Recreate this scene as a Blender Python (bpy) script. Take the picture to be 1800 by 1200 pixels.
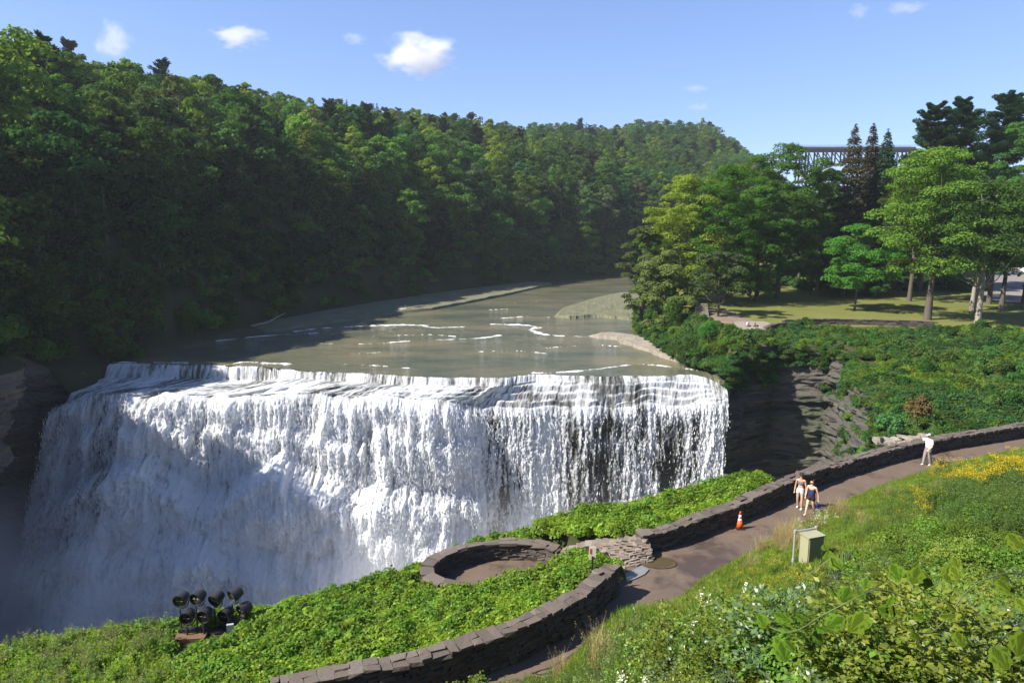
import bpy, bmesh, math, random
import numpy as np
from mathutils import Vector, Matrix, Euler

for o in list(bpy.data.objects):
    bpy.data.objects.remove(o, do_unlink=True)
S = bpy.context.scene
COL = S.collection
R = math.radians

# ------------------------------------------------------------------ camera
CAMZ = 19.0
PITCH = math.atan(200 / 1200)
cam_d = bpy.data.cameras.new('camera'); cam_d.lens = 24; cam_d.sensor_width = 36
cam_d.clip_start = 0.1; cam_d.clip_end = 20000
cam = bpy.data.objects.new('camera', cam_d); COL.objects.link(cam)
cam.location = (0, 0, CAMZ); cam.rotation_euler = (math.pi / 2 - PITCH, 0, 0)
S.camera = cam

# ------------------------------------------------------------------ sky, sun, exposure
SUN_EL, SUN_ROT = R(44), R(-106)
W = bpy.data.worlds.new("World"); S.world = W; W.use_nodes = True
sky = W.node_tree.nodes.new('ShaderNodeTexSky'); sky.sky_type = 'NISHITA'; sky.sun_disc = False
sky.sun_elevation = SUN_EL; sky.sun_rotation = SUN_ROT
sky.altitude = 300; sky.air_density = 0.9; sky.dust_density = 0.0; sky.ozone_density = 5.5
bg = W.node_tree.nodes['Background']; bg.inputs[1].default_value = 0.10
_g = W.node_tree.nodes.new('ShaderNodeGamma'); _g.inputs[1].default_value = 0.7        # a clear, even late-morning blue
_m = W.node_tree.nodes.new('ShaderNodeMix'); _m.data_type = 'RGBA'; _m.blend_type = 'MULTIPLY'; _m.inputs[0].default_value = 1; _m.inputs[7].default_value = (.98, 1.06, 1.34, 1)
W.node_tree.links.new(sky.outputs[0], _g.inputs[0]); W.node_tree.links.new(_g.outputs[0], _m.inputs[6]); W.node_tree.links.new(_m.outputs[2], bg.inputs[0])
sun_d = bpy.data.lights.new('sun', 'SUN'); sun_d.energy = 4.7; sun_d.angle = R(0.5); sun_d.color = (1, .94, .84)
sun = bpy.data.objects.new('sun', sun_d); COL.objects.link(sun)
SUNV = Vector((math.sin(SUN_ROT) * math.cos(SUN_EL), math.cos(SUN_ROT) * math.cos(SUN_EL), math.sin(SUN_EL)))
sun.rotation_euler = SUNV.to_track_quat('Z', 'Y').to_euler(); sun.location = (-60, -30, 90)
S.view_settings.view_transform = 'Standard'; S.view_settings.look = 'None'
S.view_settings.exposure = 1.30; S.view_settings.gamma = 1.0; S.view_settings.use_curve_mapping = False
cy = S.cycles
cy.max_bounces = 6; cy.diffuse_bounces = 3; cy.glossy_bounces = 2; cy.transmission_bounces = 3
cy.volume_bounces = 4; cy.transparent_max_bounces = 12
cy.caustics_reflective = False; cy.caustics_refractive = False; cy.use_denoising = True
cy.volume_step_rate = 2.0

# ------------------------------------------------------------------ helpers
rng = np.random.default_rng(7)
random.seed(7)
_f = np.array((0, math.cos(PITCH), -math.sin(PITCH))); _u = np.array((0, math.sin(PITCH), math.cos(PITCH))); _r = np.array((1., 0, 0))
def ray(px, py):
    return _f + _r * ((px - 900) / 1200) + _u * ((600 - py) / 1200)
def P(px, py, z):                    # point of the photograph on the level plane z
    d = ray(px, py); return np.array((0, 0, CAMZ)) + d * ((z - CAMZ) / d[2])
def PY(px, py, Y):                   # point of the photograph at distance Y ahead
    d = ray(px, py); return np.array((0, 0, CAMZ)) + d * (Y / d[1])

def _hash(i, j, k):
    with np.errstate(over='ignore'):
        h = (i.astype(np.int64) * 374761393 + j.astype(np.int64) * 668265263 + k * 2147483647) & 0x7fffffff
        h = ((h ^ (h >> 13)) * 1274126177) & 0x7fffffff
        h = (h ^ (h >> 16)) & 0xffff
    return h / 65535.0
def vnoise(x, y, seed=0):            # value noise 0..1
    xi = np.floor(x); yi = np.floor(y); fx = x - xi; fy = y - yi
    fx = fx * fx * (3 - 2 * fx); fy = fy * fy * (3 - 2 * fy)
    a = _hash(xi, yi, seed); b = _hash(xi + 1, yi, seed); c = _hash(xi, yi + 1, seed); d = _hash(xi + 1, yi + 1, seed)
    return (a * (1 - fx) + b * fx) * (1 - fy) + (c * (1 - fx) + d * fx) * fy
def fbm(x, y, seed=0, oct=4, g=.5):
    x = np.asarray(x, float); y = np.asarray(y, float)
    s = 0; a = 1; t = 0
    for o in range(oct):
        s = s + a * vnoise(x * 2 ** o + 17.3 * o, y * 2 ** o - 9.1 * o, seed + o); t += a; a *= g
    return s / t
def sstep(a, b, x):
    t = np.clip((np.asarray(x, float) - a) / (b - a), 0, 1); return t * t * (3 - 2 * t)

def mesh_np(name, V, F, mats=(), attrs=None, mat_idx=None, smooth=False):
    V = np.asarray(V, np.float32); F = np.asarray(F, np.int32)
    me = bpy.data.meshes.new(name)
    me.vertices.add(len(V)); me.vertices.foreach_set('co', V.ravel())
    k = F.shape[1]
    me.loops.add(F.size); me.loops.foreach_set('vertex_index', F.ravel())
    me.polygons.add(len(F)); me.polygons.foreach_set('loop_start', np.arange(0, F.size, k, dtype=np.int32))
    try: me.polygons.foreach_set('loop_total', np.full(len(F), k, np.int32))
    except Exception: pass
    if mat_idx is not None: me.polygons.foreach_set('material_index', np.asarray(mat_idx, np.int32))
    for m in mats: me.materials.append(m)
    me.update(calc_edges=True)
    me.polygons.foreach_set('use_smooth', np.full(len(F), smooth, bool))
    for (an, dom, arr) in (attrs or ()):
        a = me.attributes.new(an, 'FLOAT', dom); a.data.foreach_set('value', np.asarray(arr, np.float32))
    return me
def obj(name, me, parent=None, loc=None):
    o = bpy.data.objects.new(name, me); COL.objects.link(o)
    if parent is not None: o.parent = parent
    if loc is not None: o.location = loc
    return o
def tag(o, label=None, cat=None, group=None, kind=None):
    if label: o['label'] = label
    if cat: o['category'] = cat
    if group: o['group'] = group
    if kind: o['kind'] = kind
    return o
def thing(name, label, cat, loc=(0, 0, 0), rz=0, group=None):
    o = bpy.data.objects.new(name, None); COL.objects.link(o)
    o.location = loc; o.rotation_euler = (0, 0, rz); o.empty_display_size = .3
    return tag(o, label, cat, group)
def structure(name, me, label=None):
    o = obj(name, me); o['kind'] = 'structure'
    if label: o['label'] = label
    return o

class MB:                            # collects shapes into ONE mesh
    def __init__(s): s.v = []; s.f = []; s.n = 0
    def add(s, V, F):
        V = np.asarray(V, float)
        s.v.append(V); s.f += [tuple(int(i) + s.n for i in f) for f in F]; s.n += len(V); return s
    def box(s, c, size, rot=None, jit=0, top=1.0):
        h = np.array(size) / 2
        V = np.array([(-1, -1, -1), (1, -1, -1), (1, 1, -1), (-1, 1, -1), (-1, -1, 1), (1, -1, 1), (1, 1, 1), (-1, 1, 1)], float) * h
        V[4:, :2] *= top
        if jit: V += rng.uniform(-jit, jit, V.shape)
        if rot is not None: V = V @ np.array(rot).T
        return s.add(V + np.array(c), [(0, 3, 2, 1), (4, 5, 6, 7), (0, 1, 5, 4), (1, 2, 6, 5), (2, 3, 7, 6), (3, 0, 4, 7)])
    def tube(s, pts, rad, seg=8, cap=True):
        pts = [np.array(p, float) for p in pts]
        if np.isscalar(rad): rad = [rad] * len(pts)
        V = []; F = []; prev = None
        for i, p in enumerate(pts):
            d = pts[min(i + 1, len(pts) - 1)] - pts[max(i - 1, 0)]; d = d / (np.linalg.norm(d) + 1e-9)
            if prev is None:
                a = np.cross(d, (0, 0, 1.)) if abs(d[2]) < .9 else np.cross(d, (1., 0, 0))
            else: a = prev - d * np.dot(prev, d)
            a = a / (np.linalg.norm(a) + 1e-9); prev = a; b = np.cross(d, a)
            for k in range(seg):
                t = 2 * math.pi * k / seg; V.append(p + rad[i] * (a * math.cos(t) + b * math.sin(t)))
        for i in range(len(pts) - 1):
            for k in range(seg):
                k2 = (k + 1) % seg; F.append((i * seg + k, i * seg + k2, (i + 1) * seg + k2, (i + 1) * seg + k))
        if cap: F.append(tuple(range(seg))[::-1]); F.append(tuple(range((len(pts) - 1) * seg, len(pts) * seg)))
        return s.add(V, F)
    def lathe(s, prof, c=(0, 0, 0), rot=None, seg=20):
        V = []; F = []
        for (r, z) in prof:
            for k in range(seg):
                t = 2 * math.pi * k / seg; V.append((r * math.cos(t), r * math.sin(t), z))
        V = np.array(V, float)
        if rot is not None: V = V @ np.array(rot).T
        for i in range(len(prof) - 1):
            for k in range(seg):
                k2 = (k + 1) % seg; F.append((i * seg + k, i * seg + k2, (i + 1) * seg + k2, (i + 1) * seg + k))
        F.append(tuple(range(seg))[::-1]); F.append(tuple(range((len(prof) - 1) * seg, len(prof) * seg)))
        return s.add(V + np.array(c), F)
    def build(s, name, mat, parent=None, smooth=False, loc=None):
        me = bpy.data.meshes.new(name)
        me.from_pydata(np.concatenate(s.v).tolist() if s.v else [], [], s.f)
        me.materials.append(mat); me.update()
        if smooth: me.polygons.foreach_set('use_smooth', np.ones(len(me.polygons), bool))
        return obj(name, me, parent, loc)

def resample(pts, step):
    pts = np.array(pts, float); d = np.r_[0, np.cumsum(np.linalg.norm(np.diff(pts, axis=0), axis=1))]
    n = max(2, int(round(d[-1] / step)) + 1); t = np.linspace(0, d[-1], n)
    return np.stack([np.interp(t, d, pts[:, k]) for k in range(pts.shape[1])], 1)
def smooth_line(pts, it=2):
    pts = np.array(pts, float)
    for _ in range(it):
        q = .75 * pts[:-1] + .25 * pts[1:]; r = .25 * pts[:-1] + .75 * pts[1:]
        m = np.empty((len(q) * 2, pts.shape[1])); m[0::2] = q; m[1::2] = r
        pts = np.vstack([pts[:1], m, pts[-1:]])
    return pts
def dist_poly(X, Y, pl):             # unsigned distance to a polyline and the arc position of the nearest point
    pl = np.asarray(pl, float)[:, :2]; best = np.full(np.shape(X), 1e9); arc = np.zeros(np.shape(X)); side = np.zeros(np.shape(X)); L = 0
    for a, b in zip(pl[:-1], pl[1:]):
        e = b - a; l = np.linalg.norm(e)
        if l < 1e-6: continue
        t = np.clip(((X - a[0]) * e[0] + (Y - a[1]) * e[1]) / l ** 2, 0, 1)
        dx = X - a[0] - t * e[0]; dy = Y - a[1] - t * e[1]; d = np.hypot(dx, dy)
        m = d < best; best = np.where(m, d, best); arc = np.where(m, L + t * l, arc)
        side = np.where(m, np.sign(e[0] * (Y - a[1]) - e[1] * (X - a[0])), side); L += l
    return best, arc, side           # side > 0: left of the line's direction
def inside(X, Y, poly):
    X = np.asarray(X, float); Y = np.asarray(Y, float); c = np.zeros(X.shape, bool); n = len(poly)
    for i in range(n):
        x1, y1 = poly[i][:2]; x2, y2 = poly[(i + 1) % n][:2]
        if y1 == y2: continue
        c ^= ((y1 > Y) != (y2 > Y)) & (X < (x2 - x1) * (Y - y1) / (y2 - y1) + x1)
    return c
def grid_faces(nu, nv):              # nu columns by nv rows, index = row * nu + column
    i = np.arange(nu - 1); j = np.arange(nv - 1); I, J = np.meshgrid(i, j)
    a = (J * nu + I).ravel(); return np.stack([a, a + 1, a + nu + 1, a + nu], 1)
def compact(V, F, *arrs):
    used = np.unique(F); m = np.full(len(V), -1); m[used] = np.arange(len(used))
    return (V[used], m[F]) + tuple(a[used] for a in arrs)

# ------------------------------------------------------------------ materials
def new_mat(name):
    m = bpy.data.materials.new(name); m.use_nodes = True
    nt = m.node_tree; nt.nodes.clear()
    out = nt.nodes.new('ShaderNodeOutputMaterial')
    return m, nt, out
def nd(nt, t, **kw):
    n = nt.nodes.new(t)
    for k, v in kw.items():
        if k.startswith('i_'): n.inputs[k[2:].replace('_', ' ')].default_value = v
        elif k.startswith('n') and k[1:].isdigit(): n.inputs[int(k[1:])].default_value = v
        else: setattr(n, k, v)
    return n
def lk(nt, a, b): nt.links.new(a, b)
def c4(c): return (c[0], c[1], c[2], 1)
def ramp(nt, stops):
    n = nt.nodes.new('ShaderNodeValToRGB'); e = n.color_ramp.elements
    while len(e) < len(stops): e.new(.5)
    for k, (p, c) in enumerate(stops):
        e[k].position = p; e[k].color = c4(c) if not np.isscalar(c) else (c, c, c, 1)
    return n
def mixc(nt, fac, a, b, mode='MIX'):
    n = nt.nodes.new('ShaderNodeMix'); n.data_type = 'RGBA'; n.blend_type = mode
    for s, v in ((0, fac), (6, a), (7, b)):
        if hasattr(v, 'links'): nt.links.new(v, n.inputs[s])
        else: n.inputs[s].default_value = v if np.isscalar(v) else c4(v)
    return n.outputs[2]
def noise(nt, scale, detail=4, rough=.55, vec=None, dim='3D', dist=0):
    n = nt.nodes.new('ShaderNodeTexNoise'); n.noise_dimensions = dim
    n.inputs['Scale'].default_value = scale; n.inputs['Detail'].default_value = detail; n.inputs['Roughness'].default_value = rough
    n.inputs['Distortion'].default_value = dist
    if vec is not None: nt.links.new(vec, n.inputs['Vector'])
    return n.outputs[0]
def coords(nt, scale=(1, 1, 1), kind='Object'):
    t = nt.nodes.new('ShaderNodeTexCoord'); m = nt.nodes.new('ShaderNodeMapping'); m.inputs['Scale'].default_value = scale
    nt.links.new(t.outputs[kind], m.inputs[0]); return m.outputs[0]
def world_pos(nt, scale=(1, 1, 1)):
    t = nt.nodes.new('ShaderNodeNewGeometry'); m = nt.nodes.new('ShaderNodeMapping'); m.inputs['Scale'].default_value = scale
    nt.links.new(t.outputs['Position'], m.inputs[0]); return m.outputs[0]
def bump(nt, h, strength=.5, dist=.1):
    b = nt.nodes.new('ShaderNodeBump'); b.inputs['Strength'].default_value = strength; b.inputs['Distance'].default_value = dist
    nt.links.new(h, b.inputs['Height']); return b.outputs[0]
def principled(nt, out, col, rough=.8, normal=None, spec=.3, metal=0):
    p = nt.nodes.new('ShaderNodeBsdfPrincipled')
    for k, v in (('Base Color', col), ('Roughness', rough), ('Specular IOR Level', spec), ('Metallic', metal)):
        if hasattr(v, 'links'): nt.links.new(v, p.inputs[k])
        else: p.inputs[k].default_value = c4(v) if k == 'Base Color' else v
    if normal is not None: nt.links.new(normal, p.inputs['Normal'])
    nt.links.new(p.outputs[0], out.inputs[0]); return p

def plain(name, col, rough=.6, var=.25, scale=6, spec=.3, metal=0, bstr=.15):
    m, nt, out = new_mat(name)
    n = noise(nt, scale, 5, .6, coords(nt))
    c = mixc(nt, n, tuple(x * (1 - var) for x in col), tuple(min(1, x * (1 + var)) for x in col))
    principled(nt, out, c, rough, bump(nt, n, bstr, .02), spec, metal); return m

def leaf_mat(name, ca, cb, trans=.35, gloss=.0, hue=.03, val=.35):
    """two leaf colours mixed by a per-leaf tint, shifted per plant, multiplied by the object's own colour"""
    m, nt, out = new_mat(name)
    at = nd(nt, 'ShaderNodeAttribute', attribute_name='tint')
    col = mixc(nt, at.outputs['Fac'], ca, cb)
    oi = nt.nodes.new('ShaderNodeObjectInfo')
    col = mixc(nt, 1.0, col, oi.outputs['Color'], 'MULTIPLY')
    hs = nt.nodes.new('ShaderNodeHueSaturation')
    mh = nd(nt, 'ShaderNodeMapRange'); mh.inputs[3].default_value = .5 - hue; mh.inputs[4].default_value = .5 + hue
    mv = nd(nt, 'ShaderNodeMapRange'); mv.inputs[3].default_value = 1 - val; mv.inputs[4].default_value = 1 + val
    r2 = nd(nt, 'ShaderNodeMath', operation='FRACT'); mm = nd(nt, 'ShaderNodeMath', operation='MULTIPLY', n1=7.31)
    lk(nt, oi.outputs['Random'], mh.inputs[0]); lk(nt, oi.outputs['Random'], mm.inputs[0]); lk(nt, mm.outputs[0], r2.inputs[0]); lk(nt, r2.outputs[0], mv.inputs[0])
    lk(nt, mh.outputs[0], hs.inputs['Hue']); lk(nt, mv.outputs[0], hs.inputs['Value']); lk(nt, col, hs.inputs['Color'])
    d = nt.nodes.new('ShaderNodeBsdfDiffuse'); t = nt.nodes.new('ShaderNodeBsdfTranslucent')
    lk(nt, hs.outputs[0], d.inputs[0])
    tc = mixc(nt, 1.0, hs.outputs[0], (1.25, 1.2, .55), 'MULTIPLY'); lk(nt, tc, t.inputs[0])
    mx = nd(nt, 'ShaderNodeMixShader', n0=trans); lk(nt, d.outputs[0], mx.inputs[1]); lk(nt, t.outputs[0], mx.inputs[2])
    last = mx.outputs[0]
    if gloss:
        g = nt.nodes.new('ShaderNodeBsdfGlossy'); g.inputs['Roughness'].default_value = .45
        m2 = nd(nt, 'ShaderNodeMixShader', n0=gloss); lk(nt, last, m2.inputs[1]); lk(nt, g.outputs[0], m2.inputs[2]); last = m2.outputs[0]
    lk(nt, last, out.inputs[0]); return m
def bark_mat(name, ca, cb):
    m, nt, out = new_mat(name)
    n = noise(nt, 3, 6, .7, coords(nt, (3, 3, .6)))
    principled(nt, out, mixc(nt, n, ca, cb), .9, bump(nt, n, .6, .05), .1); return m
def rock_mat(name, ca, cb, cc, layer=3.0, moss=None):
    m, nt, out = new_mat(name)
    n1 = noise(nt, 1.0, 6, .65, world_pos(nt, (.25, .25, layer)))
    n2 = noise(nt, .5, 5, .6, world_pos(nt, (1, 1, 1)))
    n3 = noise(nt, 6, 4, .6, world_pos(nt, (.5, .5, 1.6)))
    r = ramp(nt, [(.3, ca), (.5, cb), (.7, cc)]); lk(nt, n1, r.inputs[0])
    c = mixc(nt, n2, r.outputs[0], cb); c = mixc(nt, n3, c, ca)
    if moss:
        k = ramp(nt, [(.52, 0.), (.66, 1.)]); lk(nt, noise(nt, .22, 4, .6, world_pos(nt)), k.inputs[0]); c = mixc(nt, k.outputs[0], c, moss)
    ad = nd(nt, 'ShaderNodeMath', operation='ADD'); lk(nt, n1, ad.inputs[0]); lk(nt, n3, ad.inputs[1])
    principled(nt, out, c, .85, bump(nt, ad.outputs[0], .9, .18), .25); return m
def ground_mat(name, ca, cb, cc, s1=.6, s2=5, bs=.4):
    m, nt, out = new_mat(name)
    n1 = noise(nt, s1, 5, .6, world_pos(nt)); n2 = noise(nt, s2, 5, .7, world_pos(nt))
    r = ramp(nt, [(.35, ca), (.65, cb)]); lk(nt, n1, r.inputs[0])
    principled(nt, out, mixc(nt, n2, r.outputs[0], cc), .95, bump(nt, n2, bs, .06), .1); return m
# ------------------------------------------------------------------ shared materials
M_rock = rock_mat('gorge_rock', (.05, .045, .04), (.13, .115, .10), (.24, .21, .18), 2.6)
M_rockwet = rock_mat('wet_rock', (.045, .042, .036), (.095, .088, .075), (.17, .155, .13), 3.4, (.045, .055, .03))
M_hill = ground_mat('forest_floor', (.03, .045, .015), (.05, .06, .022), (.04, .03, .02), .2, 2)
M_lawn = ground_mat('lawn_grass', (.075, .10, .022), (.12, .13, .034), (.13, .13, .04), .12, 6, .3)
M_bank = ground_mat('bank_soil', (.04, .05, .015), (.06, .07, .02), (.05, .04, .025), .5, 5)
M_soil = ground_mat('slope_soil', (.035, .045, .014), (.055, .065, .02), (.03, .028, .016), .8, 8)
M_gravel = ground_mat('gravel', (.13, .115, .088), (.21, .185, .145), (.075, .095, .04), .35, 4, .6)
M_shelf = rock_mat('shelf_rock', (.16, .14, .11), (.30, .26, .21), (.42, .37, .31), 4.0)
M_asphalt = ground_mat('worn_asphalt', (.085, .063, .05), (.12, .092, .075), (.15, .115, .095), .9, 22, .25)
M_lot = ground_mat('parking_asphalt', (.20, .17, .155), (.25, .215, .20), (.16, .14, .13), .08, 3, .1)
M_dirt = ground_mat('bare_earth', (.17, .13, .10), (.24, .19, .15), (.13, .10, .07), .5, 5, .4)

# ------------------------------------------------------------------ left hill (structure)
LBANK = smooth_line([(-95, -20), (-75, 10), (-64, 40), (-56, 56), (-51, 63), (-49.5, 68), (-53, 73), (-62, 79), (-61.5, 87), (-57, 95), (-56, 104), (-54, 118),
                     (-50, 138), (-40, 165), (-14, 212), (20, 256), (58, 290), (105, 345), (165, 420), (215, 500), (262, 620), (330, 800)], 2)
LB = resample(LBANK, 4.0)
def lnormals(L, k):
    e = np.gradient(L, axis=0); e /= np.linalg.norm(e, axis=1)[:, None]
    n = np.stack([-e[:, 1], e[:, 0]], 1)
    for _ in range(k):
        n[1:-1] = (n[:-2] + n[1:-1] * 2 + n[2:]) / 4
    return n / np.linalg.norm(n, axis=1)[:, None]
LN = lnormals(LB, 12)
def left_h(by, d):
    """height of the left hill: base point's distance ahead, distance from the bank"""
    z0 = -.5 + 1.2 * sstep(0, 2.5, d) + 5.2 * (1 - sstep(80, 92, by))
    near = sstep(76, 108, by)
    A = 13 + 17 * near + 2 * sstep(170, 240, by)
    dd = np.maximum(d - 3 * (1 - near), 0)
    ky = [60, 120, 200, 260, 330, 420, 520, 640]
    s1 = np.interp(by, ky, [.15, .19, .20, .215, .22, .31, .66, .75]); cap = np.interp(by, ky, [150, 150, 150, 150, 140, 110, 80, 75])
    return z0 + A * (1 - np.exp(-dd / 14)) + s1 * np.where(d < cap, d, cap + .04 * (d - cap))
ds = np.r_[0, .7, 1.5, 3, 5, 7.5, 10, 13, 16, 20, 25, 30, 36, 43, 51, 60, 70, 80, 92, 105, 120, 135, 152, 170, 190, 215, 245, 280, 320, 380]
def left_point(ti, d):
    ti = np.asarray(ti, float); i0 = np.clip(np.floor(ti).astype(int), 0, len(LB) - 2); f = (ti - i0)[..., None]
    b = LB[i0] * (1 - f) + LB[i0 + 1] * f; n = LN[i0] * (1 - f) + LN[i0 + 1] * f
    p = b + n * np.asarray(d)[..., None]
    z = left_h(b[..., 1], d) + (fbm(p[..., 0] * .05, p[..., 1] * .05, 3) - .5) * 7 * sstep(2, 30, d)
    return np.concatenate([p, z[..., None]], -1)
T, D = np.meshgrid(np.arange(len(LB)), ds)
hv = left_point(T.ravel(), D.ravel())
sk = hv[:len(LB)].copy(); sk[:, 2] = np.where(LB[:, 1] < 89, sk[:, 2] - .2, -6); hv = np.vstack([sk, hv])
structure('hill', mesh_np('hill', hv, grid_faces(len(LB), len(ds) + 1), [M_hill], smooth=True), 'steep forested hillside above the left bank of the river')

# ------------------------------------------------------------------ right plateau (structure)
RB_raw = [(26, 40.5), (30, 48), (33, 55), (36, 66), (38, 75), (42, 82), (42, 88.5), (36, 91), (31, 88.5), (28.3, 86.3), (27.2, 88), (25, 92), (23.5, 100),
          (23, 123), (28, 150), (36, 185), (50, 225), (82, 268), (140, 330), (210, 420), (270, 520), (320, 640), (380, 800)]
RBANK = np.array(RB_raw, float)
_seg = np.r_[0, np.cumsum(np.linalg.norm(np.diff(RBANK, axis=0), axis=1))]
ARC_LIP = _seg[9]
RPOLY = list(map(tuple, RB_raw)) + [(700, 800), (700, 59), (60, 59)]
def right_h(x, y):
    zp = np.interp(y, [40, 60, 80, 98, 106, 150, 200, 400], [3.4, 2.6, 3.0, 3.8, 4.5, 5.2, 6.2, 14]) + 24 * sstep(240, 460, y)
    d, arc, _ = dist_poly(x, y, RBANK)
    river = sstep(ARC_LIP - 1, ARC_LIP + 3, arc)
    z = zp * (1 - river) + river * (.3 + (zp - .3) * sstep(0, 10, d))
    return z + (fbm(x * .12, y * .12, 11) - .5) * .5 * sstep(1, 6, d)
xs = np.r_[np.arange(18, 112, 1.0), np.arange(112, 420, 8)]; ys = np.r_[np.arange(39.5, 140, 1.0), np.arange(140, 800, 6)]
X, Y = np.meshgrid(xs, ys); Z = right_h(X, Y)
F = grid_faces(len(xs), len(ys)); V = np.stack([X.ravel(), Y.ravel(), Z.ravel()], 1)
fc = V[F].mean(1); F = F[inside(fc[:, 0], fc[:, 1], RPOLY)]
fc = V[F].mean(1)
dE, _, _ = dist_poly(fc[:, 0], fc[:, 1], RBANK)
LAWN_EDGE = [P(px, py, 4.5) for px, py in ((1215, 548), (1240, 560), (1300, 573), (1345, 577), (1380, 566), (1500, 570), (1620, 572), (1720, 573), (1800, 575), (1990, 580))]
le = np.array(LAWN_EDGE)[:, :2]
ley = np.interp(fc[:, 0], le[:, 0], le[:, 1])
mi = ((fc[:, 1] > ley) & (dE > 5)).astype(int)
dirt = (fc[:, 0] < 38) & (fc[:, 0] > 29) & (fc[:, 1] > ley - 1) & (fc[:, 1] < 118 + fbm(fc[:, 0] * .4, fc[:, 1] * .4, 5) * 6); mi[dirt & (mi == 1)] = 2
V2, F2 = compact(V, F)
structure('ground', mesh_np('ground', V2, F2, [M_bank, M_lawn, M_dirt], mat_idx=mi, smooth=True), 'park ground above the cliff on the right bank')

skr = resample(RBANK[9:], 1.0); skV = np.vstack([np.c_[skr, np.full(len(skr), .55)], np.c_[skr, np.full(len(skr), -6.)]])
structure('bank_edge', mesh_np('bank_edge', skV, grid_faces(len(skr), 2), [M_bank]))
# parking lot behind the park trees
lot = np.array([P(px, py, 5.6)[:2] for px, py in ((1715, 505), (1735, 522), (1800, 527), (1900, 530), (1900, 478), (1790, 476), (1760, 484), (1726, 490))])
lx, ly = np.meshgrid(np.arange(lot[:, 0].min(), lot[:, 0].max(), 1.5), np.arange(lot[:, 1].min(), lot[:, 1].max(), 1.5))
lV = np.stack([lx.ravel(), ly.ravel(), right_h(lx, ly).ravel() + .12], 1); lF = grid_faces(lx.shape[1], lx.shape[0])
lF = lF[inside(lV[lF].mean(1)[:, 0], lV[lF].mean(1)[:, 1], lot)]; lV, lF = compact(lV, lF)
structure('road', mesh_np('road', lV, lF, [M_lot], smooth=True), 'pale asphalt parking area behind the park trees')

# ------------------------------------------------------------------ near bank, path and slope
ZP = 6.4
edge_px = [(840, 1225), (885, 1203), (930, 1192), (990, 1175), (1050, 1150), (1110, 1115), (1150, 1088), (1180, 1065), (1220, 1028), (1280, 995), (1330, 965),
           (1375, 940), (1425, 912), (1500, 873), (1600, 838), (1675, 816), (1740, 801), (1800, 788), (1900, 766)]
EDGE = [P(px, py, ZP)[:2] for px, py in edge_px]
EDGE = np.array([EDGE[0] - 3 * (EDGE[1] - EDGE[0])] + EDGE)
EDGE = resample(smooth_line(EDGE, 2), .6)
FW_in = np.array([P(px, py, 7.5)[:2] for px, py in ((480, 1216), (560, 1195), (700, 1172), (750, 1160), (828, 1136), (917, 1104), (989, 1069), (1028, 1050), (1055, 1025), (1088, 997))])
BW_in = np.array([P(px, py, 7.2)[:2] for px, py in ((1140, 947), (1180, 933), (1250, 905), (1325, 880), (1400, 845), (1465, 820), (1525, 802), (1600, 782), (1650, 771), (1725, 760), (1800, 748), (1900, 728))])
RIMX = np.array([-60, -40, -17.5, -13, -11, -7, -4.5, -3.4, -1.5, 1, 3, 7.7, 12.8, 18, 23, 26, 31, 60.])
RIMY = np.array([17, 19, 21.8, 21.7, 21.6, 23.5, 25.3, 26.2, 27.2, 27.6, 28.3, 29.8, 32.9, 36.3, 39.2, 40.9, 43.6, 59.])
OV_C, OV_A = np.array((-.55, 24.75)), (2.75, 1.75)       # overlook oval
def _off(line, o):
    e = np.gradient(line, axis=0); e /= np.linalg.norm(e, axis=1)[:, None]; return line + np.stack([-e[:, 1], e[:, 0]], 1) * o
WALLS_OUT = np.vstack([_off(FW_in, .34), _off(BW_in, .34)])
_G = ([0, .19, .27, .47, .52, .78, 1], [0, .34, .42, .60, .69, .96, 1])
OV_ROT = R(14)
def ov_local(x, y):
    dx, dy = x - OV_C[0], y - OV_C[1]; c, s = math.cos(OV_ROT), math.sin(OV_ROT)
    return (dx * c + dy * s) / OV_A[0], (-dx * s + dy * c) / OV_A[1]
def near_h(x, y, detail=True):
    x = np.asarray(x, float); y = np.asarray(y, float)
    n, _, sd = dist_poly(x, y, EDGE); slope = sd < 0          # right of the path edge (heading away) = the slope
    r = np.hypot(x, y); q = n / (n + r + 1e-6)
    zs = ZP + 10.7 * np.interp(q, *_G) * sstep(-.2, .6, n)
    zs = np.minimum(zs, np.maximum(ZP, 17.9 - .70 * y + 1.3 * np.maximum(0, x - .8)))
    dw, _, sw = dist_poly(x, y, WALLS_OUT); beyond = (sw > 0) & (~slope)
    zb = 7.0 - .05 * dw - np.where(x < 1, .17, .09) * np.maximum(dw - .4, 0) + .0 * x
    zb = zb - 2.6 * sstep(12.3, 14.0, x) * sstep(.1, .7, dw); zb = np.maximum(zb, 3.6) + (fbm(x * .7, y * .7, 21) - .5) * .35 * sstep(.3, 1.5, dw)
    z = np.where(slope, zs, np.where(beyond, zb, ZP - .03))
    if detail: z = z + np.where(slope, (fbm(x * .5, y * .5, 31) - .5) * .5 * sstep(.4, 2.5, n), 0)
    ex, ey = ov_local(x, y); e = np.hypot(ex, ey)
    z = np.where((e < 1.1), np.minimum(z, 5.35), z)
    dk, _, _ = dist_poly(x, y, DRYW); z = np.where((dk < .7) & beyond, np.minimum(z, np.interp(x, [2.0, 4.2, 5.6], [5.3, 5.9, 6.1])), z)
    # entry from the path down to the overlook
    dl, _, _ = dist_poly(x, y, ENTRY); z = np.where((dl < .5) & beyond, np.minimum(z, np.interp(x, [1.2, 2.4, 4.2], [5.5, 5.8, 6.38])), z)
    return z
DRYW = np.array([P(a, b, c)[:2] for a, b, c in ((990, 980, 6.0), (1035, 968, 6.3), (1090, 962, 6.6), (1142, 955, 7.0))])
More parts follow.
